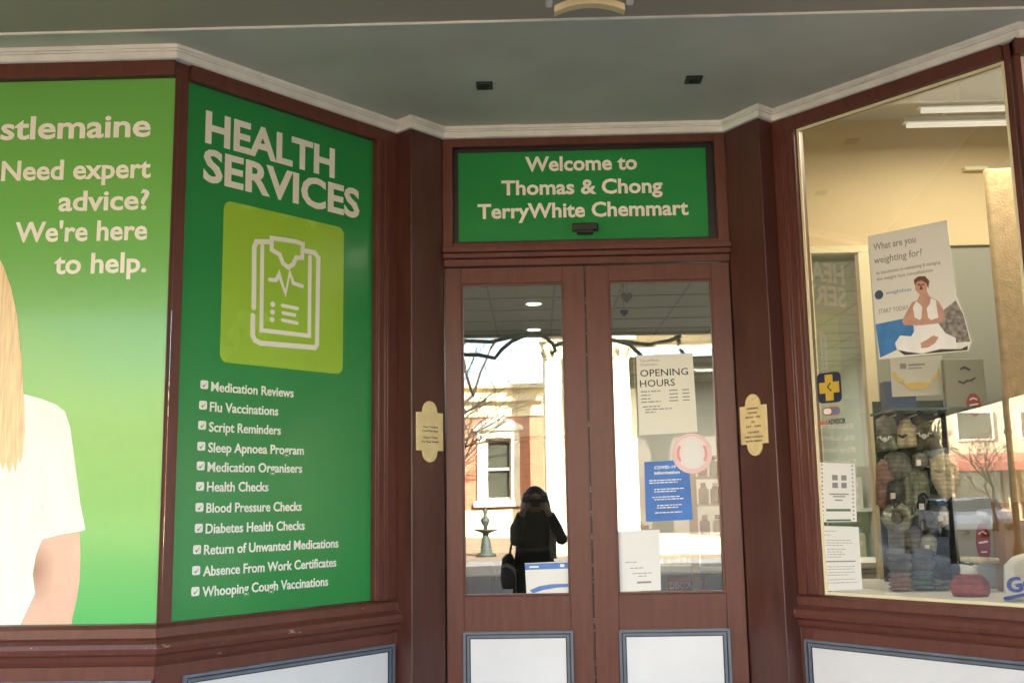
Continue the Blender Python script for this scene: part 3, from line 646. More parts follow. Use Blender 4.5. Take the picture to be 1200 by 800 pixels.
th = sheet('opening_hours_notice', DR, c, GN, M['cream_paper'], 'cream opening hours notice taped inside the right door glass', 'notice')
ptx(DR, c, [('OPENING', 0.06, 0.90, 0.27, 0.085), ('HOURS', 0.05, 0.66, 0.40, 0.085)], th, M['ink'], n=GN, bold=0.004)
ptx(DR, c, [('TerryWhite', 0.06, 0.40, 0.085, 0.03), ('Chemmart', 0.06, 0.36, 0.135, 0.03)], th, M['ink_grey'], 'small_lettering', n=GN)
rows(DR, c, [(0.06, 0.42, .46), (.55, .70, .46), (.78, .90, .46), (.06, .25, .505), (.55, .70, .505), (.78, .90, .505), (.06, .22, .55), (.55, .70, .55), (.78, .90, .55), (.06, .40, .59), (.55, .70, .59), (.78, .90, .59), (.08, .38, .65), (.12, .58, .685), (.12, .30, .72)], th, M['ink_grey'], 0.014, n=GN)
c = pxs(DR, [(755, 541), (807, 538.5), (812, 608.5), (757, 611)], GN - 0.0008)
blue_p = mat('blue_poster_print', (0.05, 0.18, 0.55), 0.5, 0, 0.25, 5)
th = sheet('information_poster', DR, c, GN - 0.0008, blue_p, 'blue information poster with pale text inside the right door glass', 'poster')
ptx(DR, c, [('COVID-19', 0.22, 0.70, 0.13, 0.05), ('information', 0.22, 0.78, 0.22, 0.05)], th, M['letter_w'], n=GN - 0.0008, bold=0.02)
rows(DR, c, [(.1, .8, .32), (.1, .72, .36), (.2, .85, .47), (.2, .7, .51), (.15, .75, .60), (.2, .85, .64), (.25, .8, .74), (.25, .7, .78), (.2, .78, .86)], th, M['letter_w'], 0.016, n=GN - 0.0008)
c = pxs(DR, [(721, 622.5), (773, 620), (774.5, 691), (724.5, 693)], GN)
th = sheet('white_notice', DR, c, GN, M['paper'], 'white paper notice low in the corner of the right door glass', 'notice')
rows(DR, c, [(.30, .62, .62), (.35, .80, .71), (.48, .68, .755), (.45, .78, .86, .03), (.2, .45, .52)], th, M['ink_grey'], 0.012, n=GN)
# round pink sticker
a_, z_ = DR.px(811, 531, GN); r_ = 0.094
th = thing('round_sticker', 'round pink and white sticker inside the right door glass', 'sticker', DR.pt(a_, z_ - r_, GN))
MB().poly(DR, disc(a_, z_, r_, k=32), GN - 0.0005, GN + 0.0003).build('sticker_disc', mat('pale_pink', (0.82, 0.58, 0.57), 0.5), th)
s_ = MB().poly(DR, disc(a_, z_ + 0.004, r_ * 0.80, r_ * 0.80, 28), GN, GN + 0.0008); s_.build('sticker_centre', mat('paler_pink', (0.84, 0.75, 0.73), 0.5), th)
s_ = MB().poly(DR, disc(a_, z_ - 0.02, r_ * 0.42, r_ * 0.50, 20), GN + 0.0002, GN + 0.0013)
s_.poly(DR, [(a_ - 0.030, z_), (a_ + 0.030, z_), (a_ + 0.022, z_ + 0.062), (a_ + 0.008, z_ + 0.066), (a_, z_ + 0.05), (a_ - 0.008, z_ + 0.066), (a_ - 0.022, z_ + 0.062)], GN + 0.0004, GN + 0.0016)
s_.build('sticker_emblem', M['paper'], th)
rose = mat('rose_pink', (0.74, 0.36, 0.36), 0.5)
for sg in (-1, 1):
    MB().ribbon(DR, [(a_ + sg * 0.066 * math.cos(R(t)), z_ + 0.066 * math.sin(R(t))) for t in (28, 14, 0, -14, -28)], 0.014, GN + 0.0004, GN + 0.0014).build('sticker_mark', rose, th)
# blue and white card in the left door
c = pxs(DR, [(615, 659.5), (665, 657.5), (667.5, 694.5), (617, 695.5)], GN)
th = sheet('blue_white_card', DR, c, GN, M['paper'], 'white card with blue bands low in the left door glass', 'card')
band = mat('card_blue', (0.10, 0.22, 0.55), 0.5)
rows(DR, c, [(0.0, 1.0, 0.12, 0.20)], th, band, 0.2, 'top_band', n=GN)
tl, trr, brr, bll = [Vector(v) for v in c]; bl = lambda s_, t_: tuple(tl.lerp(trr, s_).lerp(bll.lerp(brr, s_), t_))
MB().poly(DR, [bl(0.08, 0.88), bl(0.3, 0.76), bl(0.6, 0.70), bl(1, 0.70), bl(1, 0.80), bl(0.7, 0.82), bl(0.4, 0.88), bl(0.15, 0.98)], GN, GN + 0.0006).build('swoosh', band, th)
rows(DR, c, [(0.1, 0.32, 0.13, 0.05), (0.82, 0.92, 0.12, 0.09)], th, M['letter_w'], 0.05, 'small_lettering', n=GN + 0.0006)

# ------------------------------------------------------------------ stickers and notices in the display window
WN = -0.0045
c = pxs(RS, [(957, 438), (985, 434.5), (986.5, 470), (959, 473.5)], WN)
a0, a1 = (c[0][0] + c[3][0]) / 2, (c[1][0] + c[2][0]) / 2; z1, z0 = (c[0][1] + c[1][1]) / 2, (c[2][1] + c[3][1]) / 2
th = thing('cross_sticker', 'navy square sticker with a gold cross on the display window', 'sticker', RS.pt(a0, z0, WN))
MB().poly(RS, rrect(a0, a1, z0, z1, 0.022), WN - 0.0005, WN + 0.0002).build('sticker_base', mat('navy_vinyl', (0.015, 0.02, 0.06), 0.4), th)
ca, cz, ww, hh = (a0 + a1) / 2, (z0 + z1) / 2, (a1 - a0) / 2, (z1 - z0) / 2
MB().poly(RS, [(ca + sx * ww, cz + sz * hh) for sx, sz in ((-.33, -.86), (.33, -.86), (.33, -.36), (.84, -.36), (.84, .36), (.33, .36), (.33, .86), (-.33, .86), (-.33, .36), (-.84, .36), (-.84, -.36), (-.33, -.36))], WN, WN + 0.0009).build('gold_cross', mat('gold_vinyl', (0.62, 0.42, 0.05), 0.4), th)
s_ = MB().ribbon(RS, [(ca + 0.1 * ww, cz + 0.28 * hh), (ca - 0.12 * ww, cz + 0.05 * hh), (ca - 0.02 * ww, cz - 0.06 * hh), (ca + 0.16 * ww, cz - 0.22 * hh)], 0.006, WN + 0.0006, WN + 0.0014); s_.build('small_mark', M['ink'], th)
a0, z1 = RS.px(963.5, 477.5, WN); a1, z0 = RS.px(985, 485.5, WN)
th = thing('pill_decal', 'small pill-shaped decal, half pale half grey-blue, under the gold cross sticker', 'decal', RS.pt(a0, z0, WN))
MB().poly(RS, rrect(a0, a1, z0, z1, (z1 - z0) / 2.05), WN - 0.0005, WN + 0.0002).build('decal_base', mat('decal_red', (0.45, 0.12, 0.10), 0.5), th)
hz = (z1 - z0) / 2; am = (a0 + a1) / 2
s_ = MB().poly(RS, rrect(a0 + 0.006, am, z0 + 0.006, z1 - 0.006, hz * 0.6), WN, WN + 0.0008); s_.cur = 1; s_.poly(RS, rrect(am + 0.002, a1 - 0.004, z0 + 0.005, z1 - 0.005, hz * 0.6), WN, WN + 0.0009)
s_.build('pill_halves', [M['paper'], mat('grey_blue', (0.16, 0.2, 0.34), 0.5)], th)
a0, z0 = RS.px(958, 498, WN); a1, _ = RS.px(991, 494, WN)
t = MB(); text(t, RS, 'med', a0, z0, 0.022, WN - 0.0004, WN + 0.0004, width=(a1 - a0) * 0.36, bold=0.02, res=2); t.cur = 1; text(t, RS, 'ADVISOR', a0 + (a1 - a0) * 0.38, z0, 0.022, WN - 0.0004, WN + 0.0004, width=(a1 - a0) * 0.62, bold=0.02, res=2)
tag(t.build('lettering_decal', [mat('decal_orange', (0.55, 0.12, 0.06), 0.5), M['ink']]), 'small red and black lettering decal below the pill-shaped decal', 'decal')
c = pxs(RS, [(961, 541.5), (1002, 543), (1004, 611), (963, 611.5)], WN)
th = sheet('bordered_notice', RS, c, WN, M['paper'], 'white notice with dotted border on the display window, upper of the two', 'notice')
dots = []
for i in range(14): dots += [(0.03, 0.07, 0.04 + i * 0.07), (0.90, 0.94, 0.04 + i * 0.07)]
rows(RS, c, dots, th, M['ink_grey'], 0.03, 'dotted_border', n=WN)
gr = mat('dull_green_ink', (0.06, 0.2, 0.12), 0.6)
rows(RS, c, [(0.14, 0.84, 0.80, 0.04), (0.14, 0.84, 0.97, 0.03)], th, gr, 0.03, 'green_rule', n=WN)
rows(RS, c, [(0.34, 0.50, 0.25, 0.09), (0.60, 0.75, 0.25, 0.09), (0.34, 0.50, 0.38, 0.09), (0.60, 0.75, 0.38, 0.09), (.25, .8, .53, .022), (.35, .7, .57, .022), (.4, .62, .63, .022)], th, M['ink_grey'], 0.03, n=WN)
c = pxs(RS, [(958.5, 615.5), (1006, 617), (1010.5, 690), (962, 692.5)], WN)
th = sheet('typed_notice', RS, c, WN, M['paper'], 'white typed letter on the display window, lower of the two notices', 'notice')
rows(RS, c, [(.08, .45, .08), (.10, .30, .14), (.12, .80, .22), (.12, .85, .26), (.12, .60, .30), (.2, .66, .36), (.2, .60, .40), (.2, .64, .44), (.2, .55, .48), (.12, .88, .55, .02), (.12, .85, .63), (.12, .82, .67), (.12, .86, .72), (.12, .7, .76), (.12, .84, .83), (.12, .88, .88)], th, M['ink_grey'], 0.009, n=WN)
# tilted poster of a meditating woman
PN = -0.0025
def rp(l): return pxs(RS, l, PN)
th = thing('weight_loss_poster', 'tilted white poster of a woman in white meditating by the sea', 'poster', RS.pt(*RS.px(1075, 420, PN), PN))
c = rp([(1017, 277), (1109, 258), (1121, 345), (1122, 412), (1030, 421)])
MB().poly(RS, rp([(1017, 277), (1109, 258), (1120, 345), (1129, 368), (1138, 400), (1134, 411), (1100, 414), (1030, 421)]), PN - 0.003, PN).build('paper', mat('poster_paper', (0.74, 0.73, 0.68), 0.5), th)
def pc(name, m, l, n): return MB().poly(RS, rp(l), PN - 0.0002, PN + n).build(name, m, th)
pc('printed_sea', mat('sea_blue_print', (0.05, 0.20, 0.48), 0.5, 0, 0.2, 14), [(1026, 380), (1060, 373), (1070, 376), (1072, 400), (1031.5, 419)], 0.0004)
pc('printed_rocks', mat('rock_print', (0.24, 0.21, 0.19), 0.6, 0, 0.6, 60), [(1100, 368), (1120, 352), (1129, 369), (1137, 400), (1112, 402), (1098, 388)], 0.0005)
pc('printed_trousers', M['shirt_print'], [(1049, 402), (1055, 393), (1068, 394), (1076, 380), (1099, 378), (1108, 390), (1120, 396), (1121, 408), (1100, 408), (1080, 414), (1062, 412), (1051, 409)], 0.0008)
skp = mat('tan_skin_print', (0.54, 0.30, 0.225), 0.5, 0, 0.15, 20)
wm = pc('printed_skin', skp, [(1075, 352), (1078, 345), (1073, 340), (1072, 331), (1076, 326), (1083, 326), (1087, 332), (1086, 341), (1089, 347), (1100, 353), (1106, 364), (1108, 375), (1098, 379), (1080, 381), (1060, 381), (1057, 376), (1064, 363), (1069, 354)], 0.0010)
pc('printed_top', M['shirt_print'], [(1074, 353), (1079, 357), (1084, 364), (1090, 356), (1091, 349), (1097, 352), (1098, 361), (1100, 372), (1091, 375), (1084, 368), (1078, 375), (1072, 372), (1070, 360)], 0.0014)
pc('printed_hair', mat('brown_hair_print', (0.16, 0.06, 0.035), 0.5), [(1072, 334), (1071, 328), (1076, 324), (1084, 323.5), (1089, 329), (1088, 338), (1086, 332), (1080, 328.5), (1075, 330)], 0.0016)
pc('printed_feet', skp, [(1079, 402), (1086, 398), (1094, 393), (1100, 395), (1096, 402), (1088, 407), (1080, 408)], 0.0012)
pc('printed_face_marks', mat('dark_skin_print', (0.16, 0.05, 0.04), 0.5), [(1075.5, 333), (1078.5, 332.6), (1078.5, 333.6), (1080.5, 333.6), (1080.5, 332.6), (1083.5, 332.6), (1083.5, 334), (1080, 334.6), (1082, 339), (1077.5, 339.6), (1079, 334.8), (1075.5, 334.4)], 0.0013)
pc('printed_hands', skp, [(1081, 361), (1083.5, 359), (1086, 361), (1088, 373), (1080, 374)], 0.0018)
pc('printed_mat_shadow', mat('dark_rock_print', (0.05, 0.045, 0.04), 0.6), [(1052, 410), (1064, 412), (1082, 414), (1102, 409), (1126, 409), (1134, 405), (1134, 410), (1100, 413), (1060, 416)], 0.0006)
C4 = rp([(1017, 277), (1109, 258), (1130, 400), (1030, 421)])
ptx(RS, C4, [('What are you', 0.06, 0.60, 0.125, 0.055), ('weighting for?', 0.05, 0.66, 0.235, 0.055)], th, M['ink_grey'], n=PN, bold=0.008)
ptx(RS, C4, [('An introduction to maintaining & managing', 0.06, 0.86, 0.325, 0.026), ('the weight loss consultations', 0.06, 0.76, 0.375, 0.026), ('START TODAY', 0.05, 0.42, 0.64, 0.034)], th, M['ink_grey'], 'small_lettering', n=PN, bold=0.006)
u_, v_ = C4[0]; tl, trr, brr, bll = [Vector(v) for v in C4]; cc = tl.lerp(trr, 0.075).lerp(bll.lerp(brr, 0.075), 0.49)
s_ = MB().poly(RS, disc(cc.x, cc.y, 0.020, k=16), PN - 0.0002, PN + 0.0006); s_.build('round_logo', mat('slate_print', (0.05, 0.08, 0.13), 0.5), th)
ptx(RS, C4, [('weightloss', 0.16, 0.48, 0.50, 0.028)], th, mat('slate_blue_print', (0.16, 0.24, 0.38), 0.5), 'logo_lettering', n=PN)
# pale poster in the window beyond the right-hand corner
o = MB().box(RO, 0.002, 1.6, ZB + 0.05, ZT - 0.004, -0.0055, -0.002)
tag(o.build('pale_poster', mat('pale_poster_print', (0.78, 0.70, 0.63), 0.4, 0, 0.05, 2)), 'pale cream poster filling the window beyond the right corner', 'poster')

# ================================================================== goods in the display window
def blob(name, m, c, rx, ry, rz, parent=None, k=3, rough=0.12, seed=0):
    """a soft stuffed shape: squashed ball with uneven surface"""
    rnd = random.Random(seed); ph = [rnd.uniform(0, 6.28) for _ in range(6)]
    mb = MB(); nu, nv = 20, 12; P = []; F = []
    for j in range(nv + 1):
        t = math.pi * j / nv
        for i in range(nu):
            a = 2 * math.pi * i / nu
            d = 1 + rough * (math.sin(k * a + ph[0]) * math.sin(t) * 0.5 + math.sin(2 * t * k + ph[1]) * 0.3 + math.sin(k * 2 * a + 3 * t + ph[2]) * 0.3)
            s_ = math.copysign(abs(math.sin(t)) ** 0.7, math.sin(t))
            P.append((c[0] + rx * d * s_ * math.cos(a), c[1] + ry * d * s_ * math.sin(a), c[2] - rz * d * math.cos(t)))
    for j in range(nv):
        for i in range(nu): F.append((j * nu + i, j * nu + (i + 1) % nu, (j + 1) * nu + (i + 1) % nu, (j + 1) * nu + i))
    mb.add(P, F, True); return mb.build(name, m, parent)
def soft(fr, pts, n0, n1, name, m, parent=None, infl=0.5):
    """a puffy flat thing (pouch, cover): outline with a swollen front"""
    k = len(pts); cx = sum(p[0] for p in pts) / k; cz = sum(p[1] for p in pts) / k; mb = MB(); P = []; F = []
    rings = [(1.0, n0), (1.0, n0 + (n1 - n0) * 0.3), (0.93, n0 + (n1 - n0) * 0.7), (0.75, n0 + (n1 - n0) * 0.93), (0.35, n1)]
    for s_, n in rings: P += [fr.pt(cx + (a - cx) * s_, cz + (z - cz) * s_, n) for a, z in pts]
    for j in range(len(rings) - 1):
        for i in range(k): F.append((j * k + i, j * k + (i + 1) % k, (j + 1) * k + (i + 1) % k, (j + 1) * k + i))
    mb.add(P, F, True); b = len(P); mb.f.append(list(range(k))[::-1]); mb.mi.append(0); mb.f.append([(len(rings) - 1) * k + i for i in range(k)]); mb.mi.append(0); mb.smooth.add(len(mb.f) - 1)
    return mb.build(name, m, parent)
Y1 = 0.22
B1 = BK(Y1)
def q1(l, Y=Y1): return [(AT(u, v, Y).x, AT(u, v, Y).z) for u, v in l]
def wool(n, c, s=70):
    m = mat(n, c, 0.95, 0, 0.45, 22, 0.5, s); nn = m.node_tree.nodes; ll = m.node_tree.links; p = nn['Principled BSDF']; old = p.inputs['Base Color'].links[0].from_socket
    tc_ = nn.new('ShaderNodeTexCoord'); wv_ = nn.new('ShaderNodeTexWave'); wv_.bands_direction = 'Z'; wv_.inputs['Scale'].default_value = 14; wv_.inputs['Distortion'].default_value = 3.0; wv_.inputs['Detail'].default_value = 3
    ll.new(tc_.outputs['Object'], wv_.inputs[0]); mm = nn.new('ShaderNodeMix'); mm.data_type = 'RGBA'; mm.inputs[7].default_value = (*[x * 0.45 for x in c], 1)
    mr_ = nn.new('ShaderNodeMapRange'); mr_.inputs[1].default_value = 0.55; mr_.inputs[2].default_value = 0.9; mr_.inputs[4].default_value = 0.4
    ll.new(wv_.outputs['Fac'], mr_.inputs[0]); ll.new(mr_.outputs[0], mm.inputs[0]); ll.new(old, mm.inputs[6]); ll.new(mm.outputs[2], p.inputs['Base Color']); return m
W_grey, W_olive, W_cream = wool("grey_wool", (0.22, 0.225, 0.20)), wool('olive_felt', (0.15, 0.125, 0.085)), wool('cream_wool', (0.58, 0.52, 0.36))
W_dark, W_green, W_pink, W_teal, W_black = wool('charcoal_wool', (0.085, 0.092, 0.09)), wool('sage_wool', (0.32, 0.345, 0.27)), wool('dusty_pink_wool', (0.36, 0.22, 0.20)), wool('teal_wool', (0.10, 0.17, 0.17)), wool('black_wool', (0.018, 0.018, 0.022))
# rack: pegboard with shelves that carries the goods
x0, x1 = AT(1030, 600, 0.45).x, AT(1120, 600, 0.45).x
th = thing('display_rack', 'grey display rack with glass shelf and pegs behind the hanging goods', 'rack', ((x0 + x1) / 2, 0.45, ZB))
MB().wbox(x0, x1 + 0.05, 0.42, 0.44, ZB, AT(1040, 470, 0.42).z).build('rack_back', W_dark, th)
zsh = AT(1070, 480, 0.2).z
MB().wbox(x0 - 0.02, x1, 0.08, 0.42, zsh - 0.012, zsh).build('glass_shelf', mat('teal_glass_shelf', (0.10, 0.19, 0.18), 0.1), th)
pg = MB()
for i in range(4):
    for j in range(3): pg.tube([(x0 + 0.05 + i * 0.10, 0.42, 1.42 + j * 0.24), (x0 + 0.05 + i * 0.10, 0.25, 1.43 + j * 0.24)], 0.005, 6)
pg.build('rack_pegs', M['white'], th)
# little sign board with gold ornament on the shelf
B0 = BK(0.15)
def q0(l): return q1(l, 0.15)
c = q0([(1043, 420), (1104, 416), (1107, 462), (1046, 465)])
th = thing('shelf_card', 'pale card with gold curls standing on the glass shelf', 'card', (c[3][0], 0.15, c[3][1]))
MB().poly(B0, c, -0.006, 0).build('card', M['inner_white'], th)
rows(B0, c, [(0.18, 0.30, 0.22, 0.14), (0.34, 0.66, 0.20, 0.05), (0.34, 0.60, 0.29, 0.03)], th, M['ink_grey'], 0.04, n=0)
gm = mat('gold_print', (0.72, 0.55, 0.16), 0.35)
s_ = MB().ribbon(B0, q0([(1048, 437), (1051, 443), (1058, 446)]), 0.016, 0.0005, 0.002); s_.ribbon(B0, q0([(1100, 433), (1099, 440), (1092, 444)]), 0.014, 0.0005, 0.002)
s_.poly(B0, q0([(1058, 450), (1075, 447), (1092, 449), (1084, 455), (1066, 456)]), 0.0005, 0.002); s_.build('gold_curls', gm, th)
c = q0([(1046, 452), (1038, 452), (1038, 478), (1046, 478)]); p = AT(1048, 465, 0.3)
tag(MB().wbox(p.x - 0.05, p.x + 0.10, 0.28, 0.36, zsh, AT(1040, 447, 0.3).z).build('blue_box', mat('blue_carton', (0.07, 0.11, 0.24), 0.5), None, 0.003), 'small dark blue box behind the pale card with gold curls', 'box')
p = AT(1112, 476, 0.2)
tag(MB().lathe((p.x, 0.2, zsh), [(0.022, 0), (0.026, 0.03), (0.020, 0.05), (0.012, 0.06), (0.014, 0.075)], 14).build('glass_jar', mat('pale_jar', (0.6, 0.62, 0.6), 0.1), None), 'small pale glass jar at the right end of the glass shelf', 'jar')
# bags along the shelf front
def hung(name, label, cat, l, m, thick=0.05, extra=None, group=None, Y=Y1):
    pts = q1(l, Y); th = thing(name, label, cat, (sum(a for a, _ in pts) / len(pts), Y, min(z for _, z in pts)), group)
    soft(BK(Y), pts, 0.0, thick, 'cover', m, th)
    if extra: extra(th, BK(Y), Y)
    return th
def emblem(u, v, Yo=0.055, s=1.0, dark=False):
    def f(th, fr, Y):
        p = fr.px(u, v, Yo); mb = MB()
        for dx in (-1, 1): mb.ribbon(fr, [(p[0] + dx * 0.040 * s, p[1] + 0.010 * s), (p[0] + dx * 0.026 * s, p[1] + 0.014 * s), (p[0] + dx * 0.020 * s, p[1] - 0.004 * s)], 0.006 * s, Yo - 0.006, Yo + 0.002)
        mb.poly(fr, disc(p[0], p[1] - 0.004 * s, 0.014 * s, k=14), Yo - 0.006, Yo + 0.003)
        mb.build('emblem', M['ink'] if dark else M['paper'], th)
    return f
hung('grey_pouch', 'grey wool pouch half hidden behind the cream window jamb', 'pouch', [(1026, 492), (1036, 486), (1046, 490), (1049, 500), (1049, 528), (1028, 530)], W_grey, 0.05, emblem(1037, 514, 0.055, 0.8))
hung('cream_cover', 'cream hot water bottle cover with narrow neck between grey and olive pouches', 'bottle cover', [(1054, 492), (1063, 490), (1065, 496), (1071, 500), (1072, 524), (1048, 526), (1047, 502), (1053, 498)], W_cream, 0.06, emblem(1058, 511, 0.066, 0.55, True))
hung('olive_pouch', 'wide olive felt pouch with white emblem on the display rack', 'pouch', [(1068, 492), (1072, 487), (1080, 490), (1090, 485), (1100, 489), (1110, 486), (1113, 494), (1111, 526), (1074, 527)], W_olive, 0.05, emblem(1083, 510, 0.056, 0.9))
# hanging slippers, hats and mitts
hung('pink_mitt', 'dusty pink wool mitt hanging beside the cream jamb', 'mitt', [(1026, 546), (1032, 538), (1041, 540), (1046, 560), (1045, 590), (1036, 598), (1026, 590)], W_pink, 0.05)
hung('grey_beanie', 'round grey wool beanie at the top of the hanging goods', 'beanie', [(1036, 534), (1044, 529), (1056, 530), (1064, 538), (1066, 552), (1058, 562), (1044, 561), (1036, 550)], W_grey, 0.07)
hung('sage_scarf', 'long sage green scarf folded in three hanging on the rack', 'scarf', [(1052, 552), (1058, 545), (1072, 546), (1085, 552), (1088, 575), (1084, 600), (1075, 604), (1060, 604), (1054, 590), (1056, 570)], W_green, 0.05,
     lambda th, fr, Y: [MB().tube([fr.pt(*fr.px(u, 552, 0.05), 0.045), fr.pt(*fr.px(u + 1, 575, 0.05), 0.055), fr.pt(*fr.px(u, 600, 0.05), 0.045)], [0.012, 0.018, 0.012], 8).build('fold', W_green, th) for u in (1063, 1073)])
for (u, v, rr, lab) in ((1051, 606, 17, 'sage green ring-shaped ear warmer, left of the pair'), (1089, 606, 17, 'dark green ring-shaped ear warmer, right of the pair')):
    p = AT(u, v, Y1 - 0.06); r0 = rr / 1206 * 5.05 * 0.72
    th = thing('ear_warmer', lab, 'ear warmer', (p.x, p.y, p.z - r0 - 0.02))
    MB().tube([(p.x + r0 * math.cos(R(t)), p.y, p.z + r0 * math.sin(R(t))) for t in range(0, 361, 20)], 0.022, 8).build('padded_ring', W_green if u < 1060 else W_dark, th)
    blob('centre_pad', W_grey if u < 1060 else W_black, (p.x, p.y + 0.01, p.z), r0 * 0.6, 0.02, r0 * 0.6, th, seed=u)
hung('grey_jumper', 'grey knitted wrap folded flat below the ear warmers', 'wrap', [(1040, 620), (1056, 616), (1078, 617), (1082, 632), (1080, 652), (1060, 655), (1042, 652)], W_grey, 0.05)
def toe(th, fr, Y):
    p = fr.px(1101, 552, 0.07); MB().ribbon(fr, [(p[0] - 0.018, p[1] + 0.004), (p[0], p[1] - 0.006), (p[0] + 0.018, p[1] + 0.002)], 0.005, 0.062, 0.072).build('stitched_smile', M['ink_grey'], th)
    c_ = [fr.px(u, v, 0.05) for u, v in ((1088, 529), (1108, 524), (1112, 531), (1090, 536))]; MB().poly(fr, c_, 0.03, 0.058).build('cuff', wool('pale_blue_cuff', (0.25, 0.31, 0.34)), th)
hung('cream_slipper', 'pointed cream slipper hanging toe down with a pale blue cuff', 'slipper', [(1087, 530), (1100, 526), (1113, 532), (1120, 545), (1121, 562), (1115, 576), (1107, 588), (1100, 580), (1091, 562)], W_cream, 0.07, toe, Y=0.14)
hung('black_slipper', 'black wool boot hanging right of the ear warmers', 'boot', [(1090, 600), (1104, 584), (1116, 590), (1120, 612), (1118, 640), (1106, 655), (1086, 652), (1084, 628)], W_black, 0.08, lambda th, fr, Y: [MB().poly(fr, disc(*fr.px(u, v, 0.085), 0.010, k=10), 0.07, 0.087).build('button', M['paper'], th) for u, v in ((1095, 632), (1094, 642))])
hung('navy_boot', 'navy and grey patterned boot against the grey panel', 'boot', [(1112, 586), (1122, 583), (1133, 590), (1136, 612), (1134, 636), (1124, 652), (1116, 640), (1114, 612)], wool('navy_pattern', (0.07, 0.075, 0.10), 40), 0.07, lambda th, fr, Y: [MB().ribbon(fr, [fr.px(1117, v, 0.07), fr.px(1124, v + 3, 0.075), fr.px(1131, v, 0.07)], 0.012, 0.055, 0.077).build('pale_band', W_grey, th) for v in (600, 618)])
# smaller goods that fill the rack, each with its paper tag
fill = [('grey_glove', 'glove', 'small grey glove between the beanie and the cream slipper', [(1068, 534), (1074, 530), (1084, 532), (1086, 545), (1078, 550), (1069, 546)], 'W_grey'),
        ('charcoal_glove', 'glove', 'charcoal glove peeping out beside the pink mitt', [(1040, 566), (1048, 562), (1054, 568), (1053, 590), (1045, 596), (1039, 588)], 'W_dark'),
        ('sage_hat', 'hat', 'sage green bobble hat under the right ear warmer', [(1078, 628), (1090, 624), (1096, 634), (1094, 650), (1084, 654), (1077, 646)], 'W_green'),
        ('dark_sock', 'sock', 'dark sock hanging just left of the black boot', [(1074, 580), (1081, 577), (1086, 584), (1087, 600), (1080, 606), (1073, 598)], 'W_black'),
        ('cream_sock', 'sock', 'pale sock hanging between the ear warmers and the boot', [(1098, 596), (1104, 592), (1109, 598), (1108, 614), (1101, 618), (1097, 610)], 'W_cream')]
for nm_, ct_, lb_, ol_, wm_ in fill:
    def tagger(th, fr, Y, ol_=ol_):
        u_ = sum(p[0] for p in ol_) / len(ol_); v_ = sum(p[1] for p in ol_) / len(ol_); a_, z_ = fr.px(u_, v_ + 2, 0.06)
        MB().poly(fr, [(a_ - 0.010, z_ - 0.016), (a_ + 0.010, z_ - 0.014), (a_ + 0.011, z_ + 0.012), (a_ - 0.009, z_ + 0.013)], 0.048, 0.062).build('paper_tag', M['paper'], th)
    hung(nm_, lb_, ct_, ol_, globals()[wm_], 0.055, tagger, Y=0.17)
# stacks of folded socks along the sill
stk = [(1046, 1066, [(W_dark, 0.10), (W_pink, 0.045), (W_pink, 0.04)], 'charcoal and pink', 'left'), (1072, 1094, [(W_dark, 0.09), (W_teal, 0.045), (W_teal, 0.05)], 'charcoal and teal', 'mid'), (1097, 1112, [(W_black, 0.10), (W_grey, 0.05)], 'black and grey', 'right')]
for ua, ub, layers, nm, _ in stk:
    xa, xb = AT(ua, 690, 0.05).x, AT(ub, 690, 0.05).x; z = ZB - 0.012
    for i, (m_, h_) in enumerate(layers[::-1]):
        nm2 = {'charcoal_wool': 'charcoal', 'dusty_pink_wool': 'dusty pink', 'teal_wool': 'teal', 'black_wool': 'black', 'grey_wool': 'grey'}[m_.name]
        pos = 'on top of' if i == len(layers) - 1 else ('at the bottom of' if i == 0 else 'in the middle of')
        mb = MB(); 
        for k in range(2):
            zz = z + h_ * (0.25 + 0.5 * k)
            mb.tube([(xa - 0.012, 0.05, zz), (xa + 0.004, 0.05, zz), ((xa + xb) / 2, 0.045 + 0.004 * k, zz + 0.003), (xb - 0.004, 0.05, zz), (xb + 0.012, 0.05, zz)], [h_ * 0.10, h_ * 0.27, h_ * 0.30, h_ * 0.27, h_ * 0.10], 10)
        o = mb.build('folded_socks', m_); o.scale = (1, 2.6, 1)
        tag(o, 'folded %s socks %s the %s sill stack' % (nm2, pos, nm), 'socks', 'folded socks on the display sill')
        z += h_
# red pouch with a pale ribbon neck
p = AT(1138, 700, -0.25); zf = ZB - 0.012
th = thing('red_pouch', 'small red drawstring pouch with pale neck and cream bow at the sill', 'pouch', (p.x, -0.25, zf))
MB().lathe((p.x, -0.25, zf), [(0.072, 0.0), (0.082, 0.02), (0.080, 0.06), (0.054, 0.088), (0.040, 0.094)], 20, 1, 0.7).build('pouch_body', wool('dull_red_cloth', (0.28, 0.045, 0.04)), th)
MB().lathe((p.x, -0.25, zf + 0.088), [(0.040, 0.0), (0.034, 0.03), (0.044, 0.058)], 16, 1, 0.7).build('pouch_neck', M['inner_white'], th)
b = MB().tube([(p.x - 0.04, -0.27, zf + 0.16), (p.x + 0.02, -0.285, zf + 0.155), (p.x + 0.12, -0.27, zf + 0.15)], [0.010, 0.014, 0.011], 8); b.build('cream_ribbon', W_cream, th)
b = MB().tube([(p.x - 0.045, -0.262, zf + 0.145), (p.x, -0.275, zf + 0.137), (p.x + 0.035, -0.262, zf + 0.142)], 0.008, 8); b.build('black_ribbon', M['black'], th)
